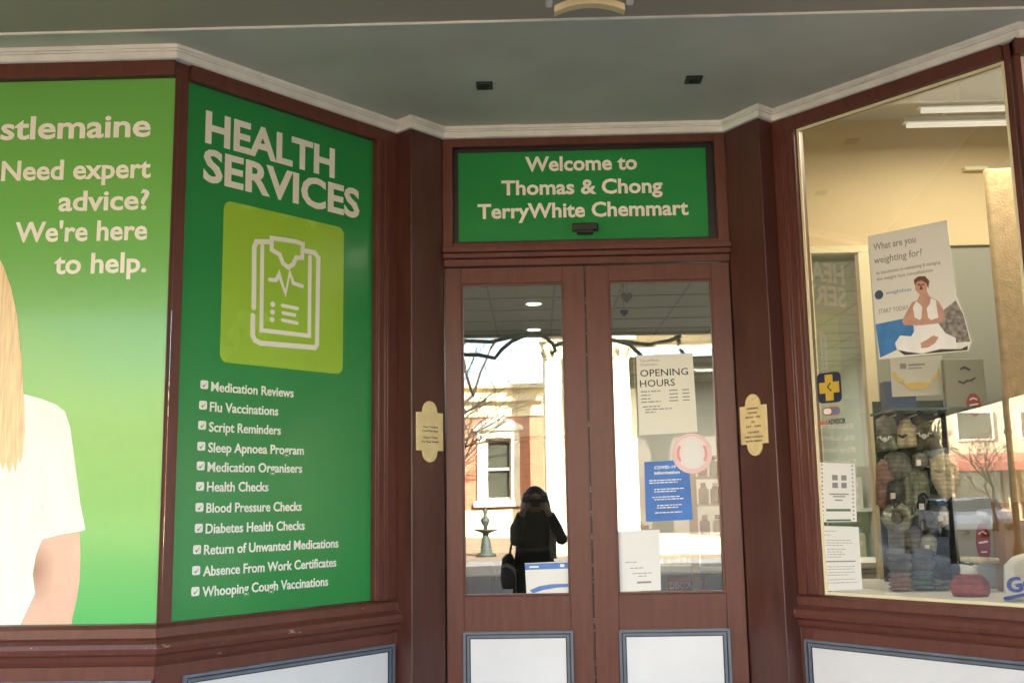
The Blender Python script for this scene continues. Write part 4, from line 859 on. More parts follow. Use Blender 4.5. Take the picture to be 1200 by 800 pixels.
# grey upright panel with red oval badges
xa, xb, zt_ = AT(1120, 600, 0.10).x, AT(1173, 650, 0.10).x, AT(1135, 590, 0.10).z
th = thing('grey_stand', 'tall grey display panel with two dark red oval badges', 'display stand', ((xa + xb) / 2, 0.12, ZB))
MB().wbox(xa, xb, 0.10, 0.135, ZB - 0.012, AT(1130, 420, 0.10).z).build('stand_panel', M['greygreen'], th, 0.004)
redb = mat('dark_red_badge', (0.30, 0.035, 0.04), 0.4); Bs = BK(0.10)
for u, v, h_ in ((1141, 474, 0.055), (1152, 635, 0.088)):
    a_, z_ = Bs.px(u, v, 0.0); b_ = MB().poly(Bs, disc(a_, z_, 0.034, h_), 0.0005, 0.002).build('oval_badge', redb, th)
    s_ = MB(); s_.ribbon(Bs, [(a_ - 0.016, z_ + h_ * 0.45), (a_, z_ + h_ * 0.58), (a_ + 0.016, z_ + h_ * 0.45)], 0.007, 0.002, 0.003); s_.ribbon(Bs, [(a_ - 0.018, z_ - 0.002), (a_ + 0.018, z_ + 0.003)], 0.008, 0.002, 0.003); s_.ribbon(Bs, [(a_ - 0.012, z_ - h_ * 0.5), (a_ + 0.012, z_ - h_ * 0.5)], 0.006, 0.002, 0.003); s_.build('badge_mark', M['letter'], b_)
s_ = MB()
for l in ([(1126, 432), (1130, 430), (1136, 433)], [(1124, 447), (1129, 449), (1133, 446), (1137, 446), (1142, 443)]): s_.ribbon(Bs, [Bs.px(u, v) for u, v in l], 0.009, 0.0005, 0.002)
s_.build('script_lettering', M['ink'], th)
# cardboard box and white bag with blue writing
xa = AT(1174, 620, -0.1).x; z1 = AT(1185, 588, -0.1).z
tag(MB().wbox(xa, xa + 0.30, -0.12, 0.0, ZB - 0.012, z1).build('cardboard_box', mat('cardboard', (0.34, 0.20, 0.09), 0.85, 0, 0.1, 6), None, 0.003), 'brown cardboard box beside the white bag at the right edge', 'box')
pts = [(1177, 712), (1176, 662), (1186, 652), (1198, 648), (1225, 650), (1226, 715)]
BB = BK(-0.45); pp = [BB.px(u, v) for u, v in pts]; pp = [(a, max(z, ZB - 0.010)) for a, z in pp]
th = thing('white_bag', 'white bag with bold blue lettering at the right edge of the display', 'bag', (pp[0][0] + 0.1, -0.45, ZB - 0.012))
soft(BB, pp, 0.0, 0.05, 'bag_body', M['paper'], th)
s_ = MB(); a_, z_ = BB.px(1184, 695, 0.06); text(s_, BB, 'Gel', a_, z_, 0.055, 0.045, 0.056, bold=0.03, width=0.12, rot=0.2); s_.ribbon(BB, [BB.px(1180, 701, 0.06), BB.px(1200, 697, 0.06), BB.px(1215, 695, 0.06)], 0.012, 0.04, 0.054)
s_.build('blue_lettering', mat('bag_blue', (0.02, 0.05, 0.42), 0.5), th)
# two tube lights on the display ceiling, lit
for u, v, lab in ((1120, 127, 'lit tube light on the display ceiling, nearer the glass'), (1118, 144, 'lit tube light on the display ceiling, farther from the glass')):
    zc_ = 3.53; p = AZ(u, v, zc_ - 0.03); xa = AT(1075 if v < 130 else 1058, v, p.y).x
    th = thing('tube_light', lab, 'tube light', ((xa + xa + 1.0) / 2, p.y, zc_ - 0.07), 'tube lights in the display')
    MB().wbox(xa, xa + 1.1, p.y - 0.025, p.y + 0.025, zc_ - 0.025, zc_).wbox(xa + 0.2, xa + 0.22, p.y - 0.01, p.y + 0.01, zc_, 3.62).wbox(xa + 0.9, xa + 0.92, p.y - 0.01, p.y + 0.01, zc_, 3.62).build('batten', M['white'], th)
    MB().tube([(xa + 0.02, p.y, zc_ - 0.040), (xa + 1.08, p.y, zc_ - 0.040)], 0.013, 10).build('tube', M['tube_on'], th)
    ld = bpy.data.lights.new('tube_lamp', 'AREA'); ld.shape = 'RECTANGLE'; ld.size = 1.1; ld.size_y = 0.3; ld.energy = 2.0; ld.color = (1, 0.90, 0.72)
    lo = bpy.data.objects.new('tube_lamp', ld); COL.objects.link(lo); lo.location = (xa + 0.35, p.y - 0.55, zc_ - 0.07)
MB().wbox(AT(1130, 198, 0.75).x, AT(1157, 198, 0.75).x, 0.74, 0.78, AT(1140, 199, 0.74).z, AT(1140, 195, 0.74).z).build('display_shelf_edge', M['cream_frame'], shop)

# ================================================================== things inside, seen through the doors
def AF(u, v): return AT(u, v, 1.0)
zct = AF(800, 662).z
th = thing('service_counter', 'pale grey service counter inside the right door', 'counter', (1.3, 1.2, 0.01))
MB().wbox(0.62, 2.0, 1.0, 1.5, 0.01, zct - 0.03).build('counter_front', M['greygreen'], th); MB().wbox(0.60, 2.02, 0.98, 1.52, zct - 0.03, zct).build('counter_top', M['inner_white'], th)
B9 = BK(1.0); c = [B9.px(u, v, 0.004) for u, v in ((781, 676), (827, 674), (828, 691), (782, 693))]
th = thing('discount_sign', 'dark red sign reading discount on the grey counter front', 'sign', (c[3][0], 1.0, c[3][1]))
MB().poly(B9, c, 0.0005, 0.006).build('sign_plate', mat('dark_red_sign', (0.42, 0.05, 0.04), 0.5), th)
ptx(B9, c, [('DISCOUNT', 0.08, 0.92, 0.80, 0.42)], th, M['letter'], n=0.006, bold=0.02)
cols = [(0.55, 0.40, 0.22), (0.62, 0.55, 0.40), (0.50, 0.42, 0.30), (0.58, 0.38, 0.20)]
for i, u in enumerate((777, 786, 795, 804)):
    p = AT(u, 645, 1.3); hgt = AT(u, 640, 1.15).z
    tag(MB().wbox(p.x - 0.017, p.x + 0.017, 1.12, 1.18, zct, zct + 0.075).build('small_carton', mat('carton_%s' % 'abcd'[i], cols[i], 0.5, 0, 0.3, 40), None, 0.002), '%s small carton in the row on the counter behind the door glass' % ('tan', 'cream', 'fawn', 'orange-tan')[i], 'carton', 'small cartons on the counter')
# free-standing shelf with a tan post, bottles and a teal box
xp = AT(808, 600, 0.85).x
th = thing('shelf_unit', 'narrow shelf unit with a tan post and three shelves behind the right door', 'shelf', (xp + 0.12, 0.85, 0.01))
MB().wbox(xp, xp + 0.04, 0.83, 0.87, 0.01, AT(808, 548, 0.85).z).build('post', mat('tan_timber', (0.46, 0.34, 0.18), 0.6, 0, 0.15, 6), th)
zs = [AT(830, v, 0.85).z for v in (663, 628, 590, 558)]
for z in zs: MB().wbox(xp + 0.042, xp + 0.26, 0.80, 1.02, z - 0.012, z).build('shelf_board', M['inner_white'], th)
MB().wbox(xp + 0.24, xp + 0.26, 0.80, 1.02, 0.01, zs[0] - 0.014).build('post', M['greygreen'], th)
tag(MB().wbox(xp + 0.06, xp + 0.17, 0.84, 0.92, zs[0], zs[0] + 0.085).build('teal_box', mat('teal_carton', (0.07, 0.20, 0.22), 0.5), None, 0.003), 'teal carton on the lowest shelf behind the right door', 'carton')
bt = [('purple', (0.10, 0.06, 0.30), 1, 0.085), ('white', (0.66, 0.66, 0.62), 1, 0.155), ('cream', (0.60, 0.52, 0.36), 2, 0.085), ('black', (0.03, 0.03, 0.03), 2, 0.15), ('dark red', (0.25, 0.04, 0.04), 3, 0.085), ('grey', (0.25, 0.25, 0.24), 3, 0.15)]
for nm, cc_, lv, dx in bt:
    th = thing('bottle', '%s bottle on the %s shelf behind the right door' % (nm, ('', 'second lowest', 'second highest', 'highest')[lv]), 'bottle', (xp + dx, 0.88, zs[lv]), 'bottles on the narrow shelf')
    MB().lathe((xp + dx, 0.88, zs[lv]), [(0.026, 0), (0.028, 0.01), (0.028, 0.075), (0.014, 0.092)], 14).build('bottle_body', mat(nm.replace(' ', '_') + '_bottle', cc_, 0.3), th)
    MB().lathe((xp + dx, 0.88, zs[lv] + 0.092), [(0.014, 0), (0.014, 0.022)], 12).build('cap', M['white'] if nm in ('black', 'purple') else M['black'], th)
# dark floor displays seen through the left door where the mirror image is dark
for u0, u1, v0, m_, lab in ((549, 578, 662, mat('dull_maroon_display', (0.07, 0.03, 0.04), 0.6), 'low dull maroon display bin behind the left door glass'), (580, 604, 664, mat('charcoal_display', (0.035, 0.035, 0.04), 0.6), 'low charcoal display bin with rounded top behind the left door glass')):
    xa, xb = AT(u0, 680, 1.0).x, AT(u1, 680, 1.0).x; z1 = AT(u0, v0, 1.0).z
    th = thing('display_bin', lab, 'display bin', ((xa + xb) / 2, 1.15, 0.01))
    MB().poly(BK(1.0), rrect(xa, xb, 0.01, z1, 0.02 if u0 < 570 else 0.06), -0.3, 0.0).build('bin_body', m_, th)
    MB().box(BK(1.0), xa + 0.02, xb - 0.02, z1 - 0.16, z1 - 0.05, 0.0005, 0.006).build('bin_label', M['dark'], th)
# heart ornaments hanging from the shop ceiling
for u, v, s_, lab in ((734.5, 348, 0.034, 'dark heart ornament hanging inside the right door, larger upper one'), (732, 365, 0.024, 'dark heart ornament hanging inside the right door, smaller lower one')):
    p = AT(u, v, 1.1); th = thing('hanging_heart', lab, 'ornament', p, 'hanging hearts')
    hp = []
    for i in range(24):
        t = 2 * math.pi * i / 24; hp.append((p.x + s_ * 16 * math.sin(t) ** 3 / 16, p.z + s_ * (13 * math.cos(t) - 5 * math.cos(2 * t) - 2 * math.cos(3 * t) - math.cos(4 * t)) / 16))
    MB().poly(BK(1.1 if s_ > 0.03 else 1.13), hp, -0.012, 0.0).build('heart', M['dark'], th, 0.003)
    y_ = 1.106 if s_ > 0.03 else 1.136
    MB().tube([(p.x, y_, p.z + s_ * 0.3), (p.x, y_, 3.398)], 0.0015, 5).build('string', M['dark'], th)
# ceiling lights in the shop, lit
def lamp(x, y, z, e, sx, sy):
    ld = bpy.data.lights.new('shop_lamp', 'AREA'); ld.shape = 'RECTANGLE'; ld.size = sx; ld.size_y = sy; ld.energy = e; ld.color = (1, 0.92, 0.8)
    lo = bpy.data.objects.new('shop_lamp', ld); COL.objects.link(lo); lo.location = (x, y, z)
labs = ['lit ceiling panel beside the opening hours notice, the nearer one', 'lit ceiling panel beside the opening hours notice, the deeper one', 'lit ceiling panel at the far left of the shop ceiling', 'unseen lit ceiling panel added inside the right door to brighten the counter']  # right-door panel is out of view, added to brighten the counter
for (x, y), lab in zip(((2.1, 7.6), (2.45, 10.0), (-3.2, 4.0), (1.75, 1.95)), labs):
    th = thing('ceiling_panel_light', lab, 'ceiling light', (x, y, 3.385), 'lit ceiling panels')
    ring(f := MB(), Frame((x, y), (1, 0), (0, -1)), -0.62, 0.62, 3.374, 3.391, 0.008, -0.17, 0.17); f.build('light_frame', M['white'], th)
    MB().wbox(x - 0.6, x + 0.6, y - 0.15, y + 0.15, 3.376, 3.384).build('diffuser', M['lamp_on'], th)
    lamp(x, y, 3.36, 9.0, 1.2, 0.3)
# shelving farther back
def gondola(x, y, ln, lab, seed):
    rnd = random.Random(seed); th = thing('shop_shelving', lab, 'shelving', (x, y, 0.01))
    MB().wbox(x - 0.02, x + 0.02, y, y + ln, 0.01, 1.75).build('shelving_back', M['inner_white'], th)
    for k in range(4):
        for sd in (-1, 1):
            xa, xb = sorted((x + sd * 0.022, x + sd * 0.36)); MB().wbox(xa, xb, y, y + ln, 0.2 + k * 0.4, 0.225 + k * 0.4).build('shelf_board', M['inner_white'], th)
    gm = [mat('packet_tone', c_, 0.5) for c_ in ((0.5, 0.45, 0.35), (0.2, 0.28, 0.35), (0.45, 0.12, 0.1), (0.12, 0.3, 0.2), (0.6, 0.6, 0.58), (0.5, 0.38, 0.12))]
    for sd in (-1, 1):
        mb = MB(); yy = y + 0.03
        for k in range(4):
            yy = y + 0.03
            while yy < y + ln - 0.12:
                w_ = rnd.uniform(0.05, 0.11); mb.cur = rnd.randrange(6); xa, xb = sorted((x + sd * 0.08, x + sd * rnd.uniform(0.28, 0.34)))
                mb.wbox(xa, xb, yy, yy + w_, 0.2255 + k * 0.4, 0.2255 + k * 0.4 + rnd.uniform(0.12, 0.28)); yy += w_ + 0.008
        o = mb.build('shelf_goods', gm, th); o['kind'] = 'stuff'
tall = thing('added_dark_shelving', 'tall charcoal shelving unit added behind the left door to darken the glass', 'shelving', (-0.1, 2.4, 0.01))  # added dark backdrop, keeps the glass behind the mirrored figure dark
MB().wbox(-0.75, 0.42, 2.55, 2.6, 0.01, 1.95).wbox(-0.75, -0.72, 2.2, 2.55, 0.01, 1.95).wbox(0.39, 0.42, 2.2, 2.55, 0.01, 1.95).build('shelving_case', M['dark'], tall)
for k in range(6): MB().wbox(-0.718, 0.388, 2.2, 2.548, 0.06 + k * 0.375, 0.085 + k * 0.375).build('shelf_board', M['dark'], tall)
gondola(2.6, 3.2, 4.0, 'long shelving run beyond the cream side light', 3)
gondola(-1.6, 3.4, 4.0, 'long shelving run behind the left door', 4)
gondola(0.75, 4.2, 4.2, 'long shelving run behind the right door', 5)

# ================================================================== across the street (mirrored in the glass)
YH = 27.2
def mz(v, Yd=YH): return MIR(600, v, Yd).z
def mx_(u, Yd=YH, v=560): return MIR(u, v, Yd).x
hall = thing('brick_hall', 'orange brick hall with cream window surround and tall white portico columns across the street', 'hall', (0, -YH, 0))
BH = Frame((0, -YH), (-1, 0), (0, 1))         # its front looks back at the shop; a runs towards -X
xb = mx_(638); xw0, xw1 = mx_(569), mx_(600); zw0, zw1 = mz(586), mz(512)
w_ = MB()
zp_ = mz(632); zt_ = mz(487)
w_.wbox(xw1, xb, -YH - 0.5, -YH, zp_, zt_); w_.wbox(-16, xw0, -YH - 0.5, -YH, zp_, zt_)
w_.wbox(xw0, xw1, -YH - 0.5, -YH, zp_, zw0); w_.wbox(xw0, xw1, -YH - 0.5, -YH, zw1, zt_)
wall = w_.build('brick_wall', M['brick'], hall)
MB().wbox(-16, xb, -YH - 0.5, -YH + 0.10, 0.45, zp_).wbox(-16, mx_(613), -YH - 0.01, -YH + 0.06, mz(631.5), mz(597)).build('plinth', M['render_cream'], hall)
MB().wbox(-16, xb + 0.3, -YH - 0.5, -YH + 0.22, 0.0, 0.448).build('plinth_base', M['gravel'], hall)
zc0, zc1 = zt_, mz(450)
c_ = MB().wbox(-16, xb, -YH - 0.5, -YH + 0.08, zc0, zc0 + 0.45).wbox(-16, xb, -YH - 0.5, -YH + 0.30, zc0 + 0.45, zc0 + 0.58).wbox(-16, xb, -YH - 0.5, -YH + 0.12, zc0 + 0.58, zc1 - 0.12).wbox(-16, xb, -YH - 0.5, -YH + 0.36, zc1 - 0.12, zc1)
c_.build('entablature', M['render_cream'], hall)
MB().wbox(-16, xb, -YH - 8, -YH - 0.5, 0, zc1 - 0.05).build('hall_block', M['render_cream'], hall)
wn = MB()
fw_ = 0.26
wn.wbox(xw0 - fw_, xw0, -YH, -YH + 0.10, zw0 - 0.02, zw1 + 0.24); wn.wbox(xw1, xw1 + fw_, -YH, -YH + 0.10, zw0 - 0.02, zw1 + 0.24); wn.wbox(xw0, xw1, -YH, -YH + 0.10, zw1, zw1 + 0.24)
wn.wbox(xw0 - fw_ - 0.1, xw1 + fw_ + 0.1, -YH, -YH + 0.22, zw0 - 0.20, zw0 - 0.02)
wn.wbox(xw0 - fw_ - 0.12, xw1 + fw_ + 0.12, -YH, -YH + 0.20, zw1 + 0.24, zw1 + 0.34)
wn.poly(BH, [(-(xw0 - fw_ - 0.14), zw1 + 0.34), (-(xw1 + fw_ + 0.14), zw1 + 0.34), (-(xw0 + xw1) / 2, zw1 + 0.72)], 0.0, 0.18)
win = wn.build('hall_window', M['render_white'], hall)
s_ = MB(); ring(s_, BH, -xw1, -xw0, zw0, zw1, 0.07, -0.25, -0.12); zm = (zw0 + zw1) / 2; s_.box(BH, -xw1 + 0.07, -xw0 - 0.07, zm - 0.04, zm + 0.04, -0.25, -0.12); s_.build('window_sash', M['render_white'], win)
MB().box(BH, -xw1, -xw0, zw0, zw1, -0.30, -0.26).build('window_pane', M['far_glass'], win)
# portico: columns, back wall, entablature
def column(u, ru, Yd):
    r = ru / 1206 * (Yd + 4.84); x = mx_(u, Yd, 520); zb = 0.45; zcap = MIR(600, 424, Yd).z; zt2 = MIR(600, 398, Yd).z
    mb = MB().lathe((x, -Yd, 0), [(r * 1.35, zb), (r * 1.35, zb + 0.25), (r * 1.2, zb + 0.3), (r * 1.22, zb + 0.45), (r * 1.02, zb + 0.55), (r, zb + 1.8), (r * 0.86, zcap)], 24)
    k = mb.build('column', M['render_white'], hall)
    cp = MB().lathe((x, -Yd, 0), [(r * 0.86, zcap), (r * 0.98, zcap + 0.05), (r * 0.9, zcap + 0.12), (r * 1.05, zcap + 0.3), (r * 1.3, zt2 - 0.12)], 16)
    for i in range(8):
        t = 2 * math.pi * i / 8; cp.tube([(x + r * 0.9 * math.cos(t), -Yd + r * 0.9 * math.sin(t), zcap + 0.1), (x + r * 1.15 * math.cos(t), -Yd + r * 1.15 * math.sin(t), zcap + 0.35), (x + r * 1.35 * math.cos(t), -Yd + r * 1.35 * math.sin(t), zcap + 0.30)], 0.05, 6)
    cp.wbox(x - r * 1.35, x + r * 1.35, -Yd - r * 1.35, -Yd + r * 1.35, zt2 - 0.12, zt2); cp.build('capital', M['render_cream'], k)
YP = 25.0
column(649.5, 11.5, YP); column(727, 15, YP); column(868, 13, YP)
x1 = mx_(1000); zt2 = MIR(600, 398, YP).z
MB().wbox(xb + 0.02, x1, -YP - 0.7, -YP + 0.5, zt2, zt2 + 1.6).build('portico_entablature', M['render_white'], hall)
MB().wbox(xb - 0.1, x1, -YH - 0.4, -YP + 0.6, 0.0, 0.44).build('portico_steps', M['render_cream'], hall)
xd = mx_(749, 29)
MB().wbox(xd, x1, -YH - 2.2, -YH - 1.9, 0.44, zt2).build('portico_back', mat('portico_shade_brown', (0.05, 0.035, 0.025), 0.5, 0, 0.2, 6), hall)  # shade of the portico recess put into the colour as dark brown
MB().wbox(xb + 0.02, xd, -YH - 2.2, -YH - 1.9, 0.44, zt2).wbox(xb + 0.02, x1, -YH - 1.9, -YP - 0.7, zt2 + 0.3, zt2 + 0.5).build('portico_wall', M['render_white'], hall)
xa, xz = mx_(722, 29), mx_(747, 29); o = MB().wbox(xa, xz, -YH - 1.9, -YH - 1.82, MIR(600, 457, 29).z, MIR(600, 421, 29).z)
o.build('high_window', M['far_glass'], hall)
# fountain
p = MIR(569.5, 640, 24.5); r1 = 14 / 1206 * 29.3; f_ = thing('fountain', 'green-grey tiered iron fountain with one wide bowl before the brick hall', 'fountain', (p.x, -24.5, 0))
zz = lambda v: MIR(600, v, 24.5).z
MB().lathe((p.x, -24.5, 0), [(0.28, 0), (0.28, 0.08), (0.17, 0.12), (0.15, zz(640)), (0.12, zz(632)), (0.08, zz(626))], 8).build('pedestal', M['verdigris'], f_)
MB().lathe((p.x, -24.5, 0), [(0.08, zz(627)), (0.10, zz(624)), (r1 * 0.6, zz(622.5)), (r1, zz(620.5)), (r1 * 1.02, zz(619.5)), (r1 * 0.9, zz(620.5)), (0.08, zz(621.5))], 24).build('bowl', M['verdigris'], f_)
MB().lathe((p.x, -24.5, 0), [(0.05, zz(622)), (0.06, zz(616)), (0.12, zz(611)), (0.14, zz(608)), (0.06, zz(605)), (0.05, zz(601)), (0.08, zz(598)), (0.02, zz(593))], 12).build('finial', M['verdigris'], f_)
# bare street tree
def tree(x, y, h, seed, label):
    rnd = random.Random(seed); th = thing('bare_tree', label, 'tree', (x, y, -0.02)); tk = MB(); br = MB()
    def grow(p, d, ln, r, dep):
        pts = [p]; q = p.copy(); dd = d.copy()
        for i in range(4):
            dd = (dd + Vector((rnd.uniform(-.22, .22), rnd.uniform(-.22, .22), rnd.uniform(-.12, .12)))).normalized(); q = q + dd * ln / 4; pts.append(q.copy())
        (tk if dep == 0 else br).tube(pts, [r * (1 - 0.11 * i) for i in range(5)], 8 if dep < 2 else 5)
        if dep >= 6: return
        for k in range(4 if dep < 2 else (3 if dep < 4 else 2)):
            f = pts[rnd.choice([2, 3, 4, 4])]; a = rnd.uniform(0, 6.28); sp = rnd.uniform(0.55, 1.1)
            nd = (dd + Vector((math.cos(a) * sp, math.sin(a) * sp, rnd.uniform(-0.15, 0.35)))).normalized(); grow(f, nd, ln * rnd.uniform(0.58, 0.8), r * 0.56, dep + 1)
    grow(Vector((x, y, -0.02)), Vector((0, 0, 1)), h * 0.28, h * 0.012, 0)
    tk.build('trunk', M['bark'], th); br.build('branches', M['bark'], th)
tree(-2.45, -23.2, 11.0, 21, 'bare tree spreading twigs before the brick hall')
tree(-21, -23.4, 8.5, 9, 'bare tree farther along the far pavement')
# shops down the street to the left, mirrored in the display window
def far_shop(x0, x1, y0, y1, h, m, label, aw):
    th = thing('far_shop', label, 'shop', ((x0 + x1) / 2, (y0 + y1) / 2, 0))
    MB().wbox(x0, x1, y0, y1, 0, h).build('wall', m, th)
    MB().wbox(x0 - 0.15, x1 + 0.15, y0 - 0.15, y1 + 0.15, h, h + 0.25).build('roof_parapet', M['render_white'], th)
    fE = Frame((x1, 0), (0, 1), (1, 0))
    n = max(2, int((y1 - y0) / 3)); st = (y1 - y0) / n
    for i in range(n):
        ya = y0 + st * i + st * 0.2; yb = ya + st * 0.6
        o = MB(); ring(o, fE, ya, yb, h * 0.62, h * 0.85, 0.12, 0.0, 0.10); fr_ = o.build('window_frame', M['render_white'], th); MB().box(fE, ya + 0.12, yb - 0.12, h * 0.62 + 0.12, h * 0.85 - 0.12, 0.002, 0.03).build('window_pane', M['far_glass'], fr_)
        o = MB(); ring(o, fE, ya - st * 0.08, yb + st * 0.08, 0.1, h * 0.40, 0.12, 0.0, 0.10); fr_ = o.build('window_frame', M['maroon'], th); MB().box(fE, ya - st * 0.08 + 0.12, yb + st * 0.08 - 0.12, 0.22, h * 0.40 - 0.12, 0.002, 0.03).build('window_pane', M['far_glass'], fr_)
    MB().poly(Frame((x1, y0), (1, 0), (0, -1)), [(0.0, h * 0.52), (2.2, h * 0.44), (2.2, h * 0.38), (2.1, h * 0.38), (2.1, h * 0.42), (0.0, h * 0.50)], -(y1 - y0), 0.0).build('awning', aw, th)
red_aw = mat('red_awning', (0.42, 0.13, 0.09), 0.8); buff = mat('buff_awning', (0.6, 0.48, 0.30), 0.8)
far_shop(-75, -58, -24, -16.8, 7.5, M['render_cream'], 'cream corner shop with red awning at the end of the street', red_aw)
far_shop(-76, -60, -44, -25, 9, M['brick'], 'brick corner shop with buff awning at the end of the street', buff)
far_shop(-44, -19, -40, -27, 8, M['render_white'], 'white shop beside the brick hall with buff awning', buff)

def leafy(x, y, h, r, seed, label):  # added trees that block bright sky mirrored in the display window
    rnd = random.Random(seed); th = thing('sky_screen_tree', label, 'tree', (x, y, -0.1)); tk = MB().tube([(x, y, -0.1), (x + 0.2, y, h * 0.4), (x, y + 0.2, h * 0.7)], [0.35, 0.26, 0.10], 8); tk.build('trunk', M['bark'], th)
    mb = MB(); cs = [Vector((x + rnd.uniform(-.6, .6) * r, y + rnd.uniform(-.6, .6) * r, h * rnd.uniform(0.25, 0.85))) for _ in range(14)]
    for i in range(5200):
        c = rnd.choice(cs); d = Vector((rnd.gauss(0, 1), rnd.gauss(0, 1), rnd.gauss(0, .8))).normalized() * r * rnd.uniform(0.2, 0.6); p = c + d
        a = Vector((rnd.uniform(-1, 1), rnd.uniform(-1, 1), rnd.uniform(-1, 1))).normalized() * 0.42; b = a.orthogonal().normalized() * 0.28
        mb.add([p - a, p + b, p + a, p - b], [(0, 1, 2, 3)])
    mb.build('crown', M['leaf'], th)
M['leaf'] = mat('dark_evergreen_leaf', (0.035, 0.06, 0.025), 0.7, 0, 0.4, 3)
leafy(-60, -12.5, 9, 4.5, 2, 'dark evergreen tree added beside the cream corner shop to hide bright sky')
leafy(-62, -6, 8, 4.0, 3, 'dark evergreen tree added at the end of the shaded footpath to hide bright sky')

tree(-40, -13.8, 6.5, 33, 'small bare tree near the cream corner shop')
def car(x, y, rz, m, label):
    th = thing('parked_car', label, 'car', (x, y, -0.12)); fr = Frame((x, y), (math.cos(rz), math.sin(rz)), (math.sin(rz), -math.cos(rz))); z = -0.12
    P = lambda l: [(a, z + h) for a, h in l]
    MB().poly(fr, P([(-2.15, 0.30), (-2.2, 0.55), (-2.1, 0.85), (-1.0, 0.98), (1.55, 1.0), (2.05, 0.92), (2.15, 0.6), (2.1, 0.30), (1.75, 0.28), (1.6, 0.55), (1.3, 0.66), (1.0, 0.55), (0.85, 0.28), (-0.95, 0.28), (-1.1, 0.55), (-1.4, 0.66), (-1.7, 0.55), (-1.85, 0.28)]), -0.85, 0.85).build('body', m, th, 0.06, 3)
    MB().poly(fr, P([(-1.05, 0.97), (-0.35, 1.42), (1.0, 1.45), (1.6, 0.99)]), -0.70, 0.70).build('cabin', M['far_glass'], th, 0.05, 3)
    MB().poly(fr, P([(-0.40, 1.41), (-0.2, 1.47), (0.9, 1.50), (1.08, 1.44)]), -0.69, 0.69).build('roof', m, th, 0.02)
    for a in (-1.4, 1.3):
        for n in (-0.80, 0.80):
            c = fr.pt(a, z + 0.32, n); w2 = MB(); w2.tube([c - fr.n * 0.11, c + fr.n * 0.11], 0.32, 18); wh = w2.build('wheel', M['black'], th)
            MB().tube([c - fr.n * 0.118, c + fr.n * 0.118], 0.19, 14).build('rim', M['white'], wh)
    for n in (-0.62, 0.62): MB().box(fr, -2.205, -2.10, z + 0.62, z + 0.76, n - 0.16, n + 0.16).build('headlight', M['white'], th, 0.02)
car(-38, -11.5, R(180), mat('white_car_paint', (0.75, 0.75, 0.74), 0.25, coat=0.5), 'white parked car down the road by the small bare tree')
car(-46, -15.0, R(180), mat('silver_car_paint', (0.40, 0.42, 0.44), 0.25, 0.3, coat=0.5), 'silver parked car farther down the road near the corner shop')

# ================================================================== the photographer
PX, PY = 0.0, -5.27
per = thing('person', 'person in a long black coat and dark hair holding up a phone on the footpath', 'person', (PX, PY, 0))
def V(x, y, z): return (PX + x, PY + y, z)
def ell(mb, c, rx, ry, rz, nu=18, nv=12, fn=None):
    P = []; F = []
    for j in range(nv + 1):
        t = math.pi * j / nv
        for i in range(nu):
            a = 2 * math.pi * i / nu; k = fn(a, t) if fn else 1.0
            P.append((c[0] + rx * k * math.sin(t) * math.cos(a), c[1] + ry * k * math.sin(t) * math.sin(a), c[2] - rz * k * math.cos(t)))
    for j in range(nv):
        for i in range(nu): F.append((j * nu + i, j * nu + (i + 1) % nu, (j + 1) * nu + (i + 1) % nu, (j + 1) * nu + i))
    mb.add(P, F, True)
def remesh(o, v, sm=3):
    r = o.modifiers.new('remesh', 'REMESH'); r.mode = 'VOXEL'; r.voxel_size = v; r.use_smooth_shade = True
    s = o.modifiers.new('smooth', 'SMOOTH'); s.iterations = sm; s.factor = 0.5
def loft(mb, secs, k=20):
    P = []; F = []
    for (cx, cy, z, rx, ry) in secs:
        for i in range(k): a = 2 * math.pi * i / k; P.append((PX + cx + rx * math.cos(a), PY + cy + ry * math.sin(a), z))
    for j in range(len(secs) - 1):
        for i in range(k): F.append((j * k + i, j * k + (i + 1) % k, (j + 1) * k + (i + 1) % k, (j + 1) * k + i))
    F.append(tuple(range(k))[::-1]); F.append(tuple((len(secs) - 1) * k + i for i in range(k)))
    mb.add(P, F, True)
b = MB()
loft(b, [(0, 0, 0.80, 0.165, 0.11), (0, 0, 0.92, 0.17, 0.12), (0, 0.005, 1.06, 0.135, 0.10), (0, 0.01, 1.22, 0.15, 0.11), (0, 0.0, 1.33, 0.17, 0.095), (0, -0.01, 1.385, 0.12, 0.07), (0, 0.0, 1.42, 0.055, 0.055)])
b.tube([V(0, 0.0, 1.38), V(0, 0.012, 1.44), V(0, 0.02, 1.50)], [0.058, 0.052, 0.052], 12)
def skull(a, t):
    fy = math.sin(a); k = 1.0
    if fy > 0.3 and t < 1.2: k -= 0.10 * (1.2 - t) * (0.5 + 0.5 * abs(math.cos(a)))
    return k
ell(b, V(0, 0.028, 1.535), 0.074, 0.092, 0.112, 22, 16, skull)
b.tube([V(0, 0.112, 1.555), V(0, 0.126, 1.525), V(0, 0.132, 1.508), V(0, 0.108, 1.500)], [0.009, 0.011, 0.014, 0.010], 8)
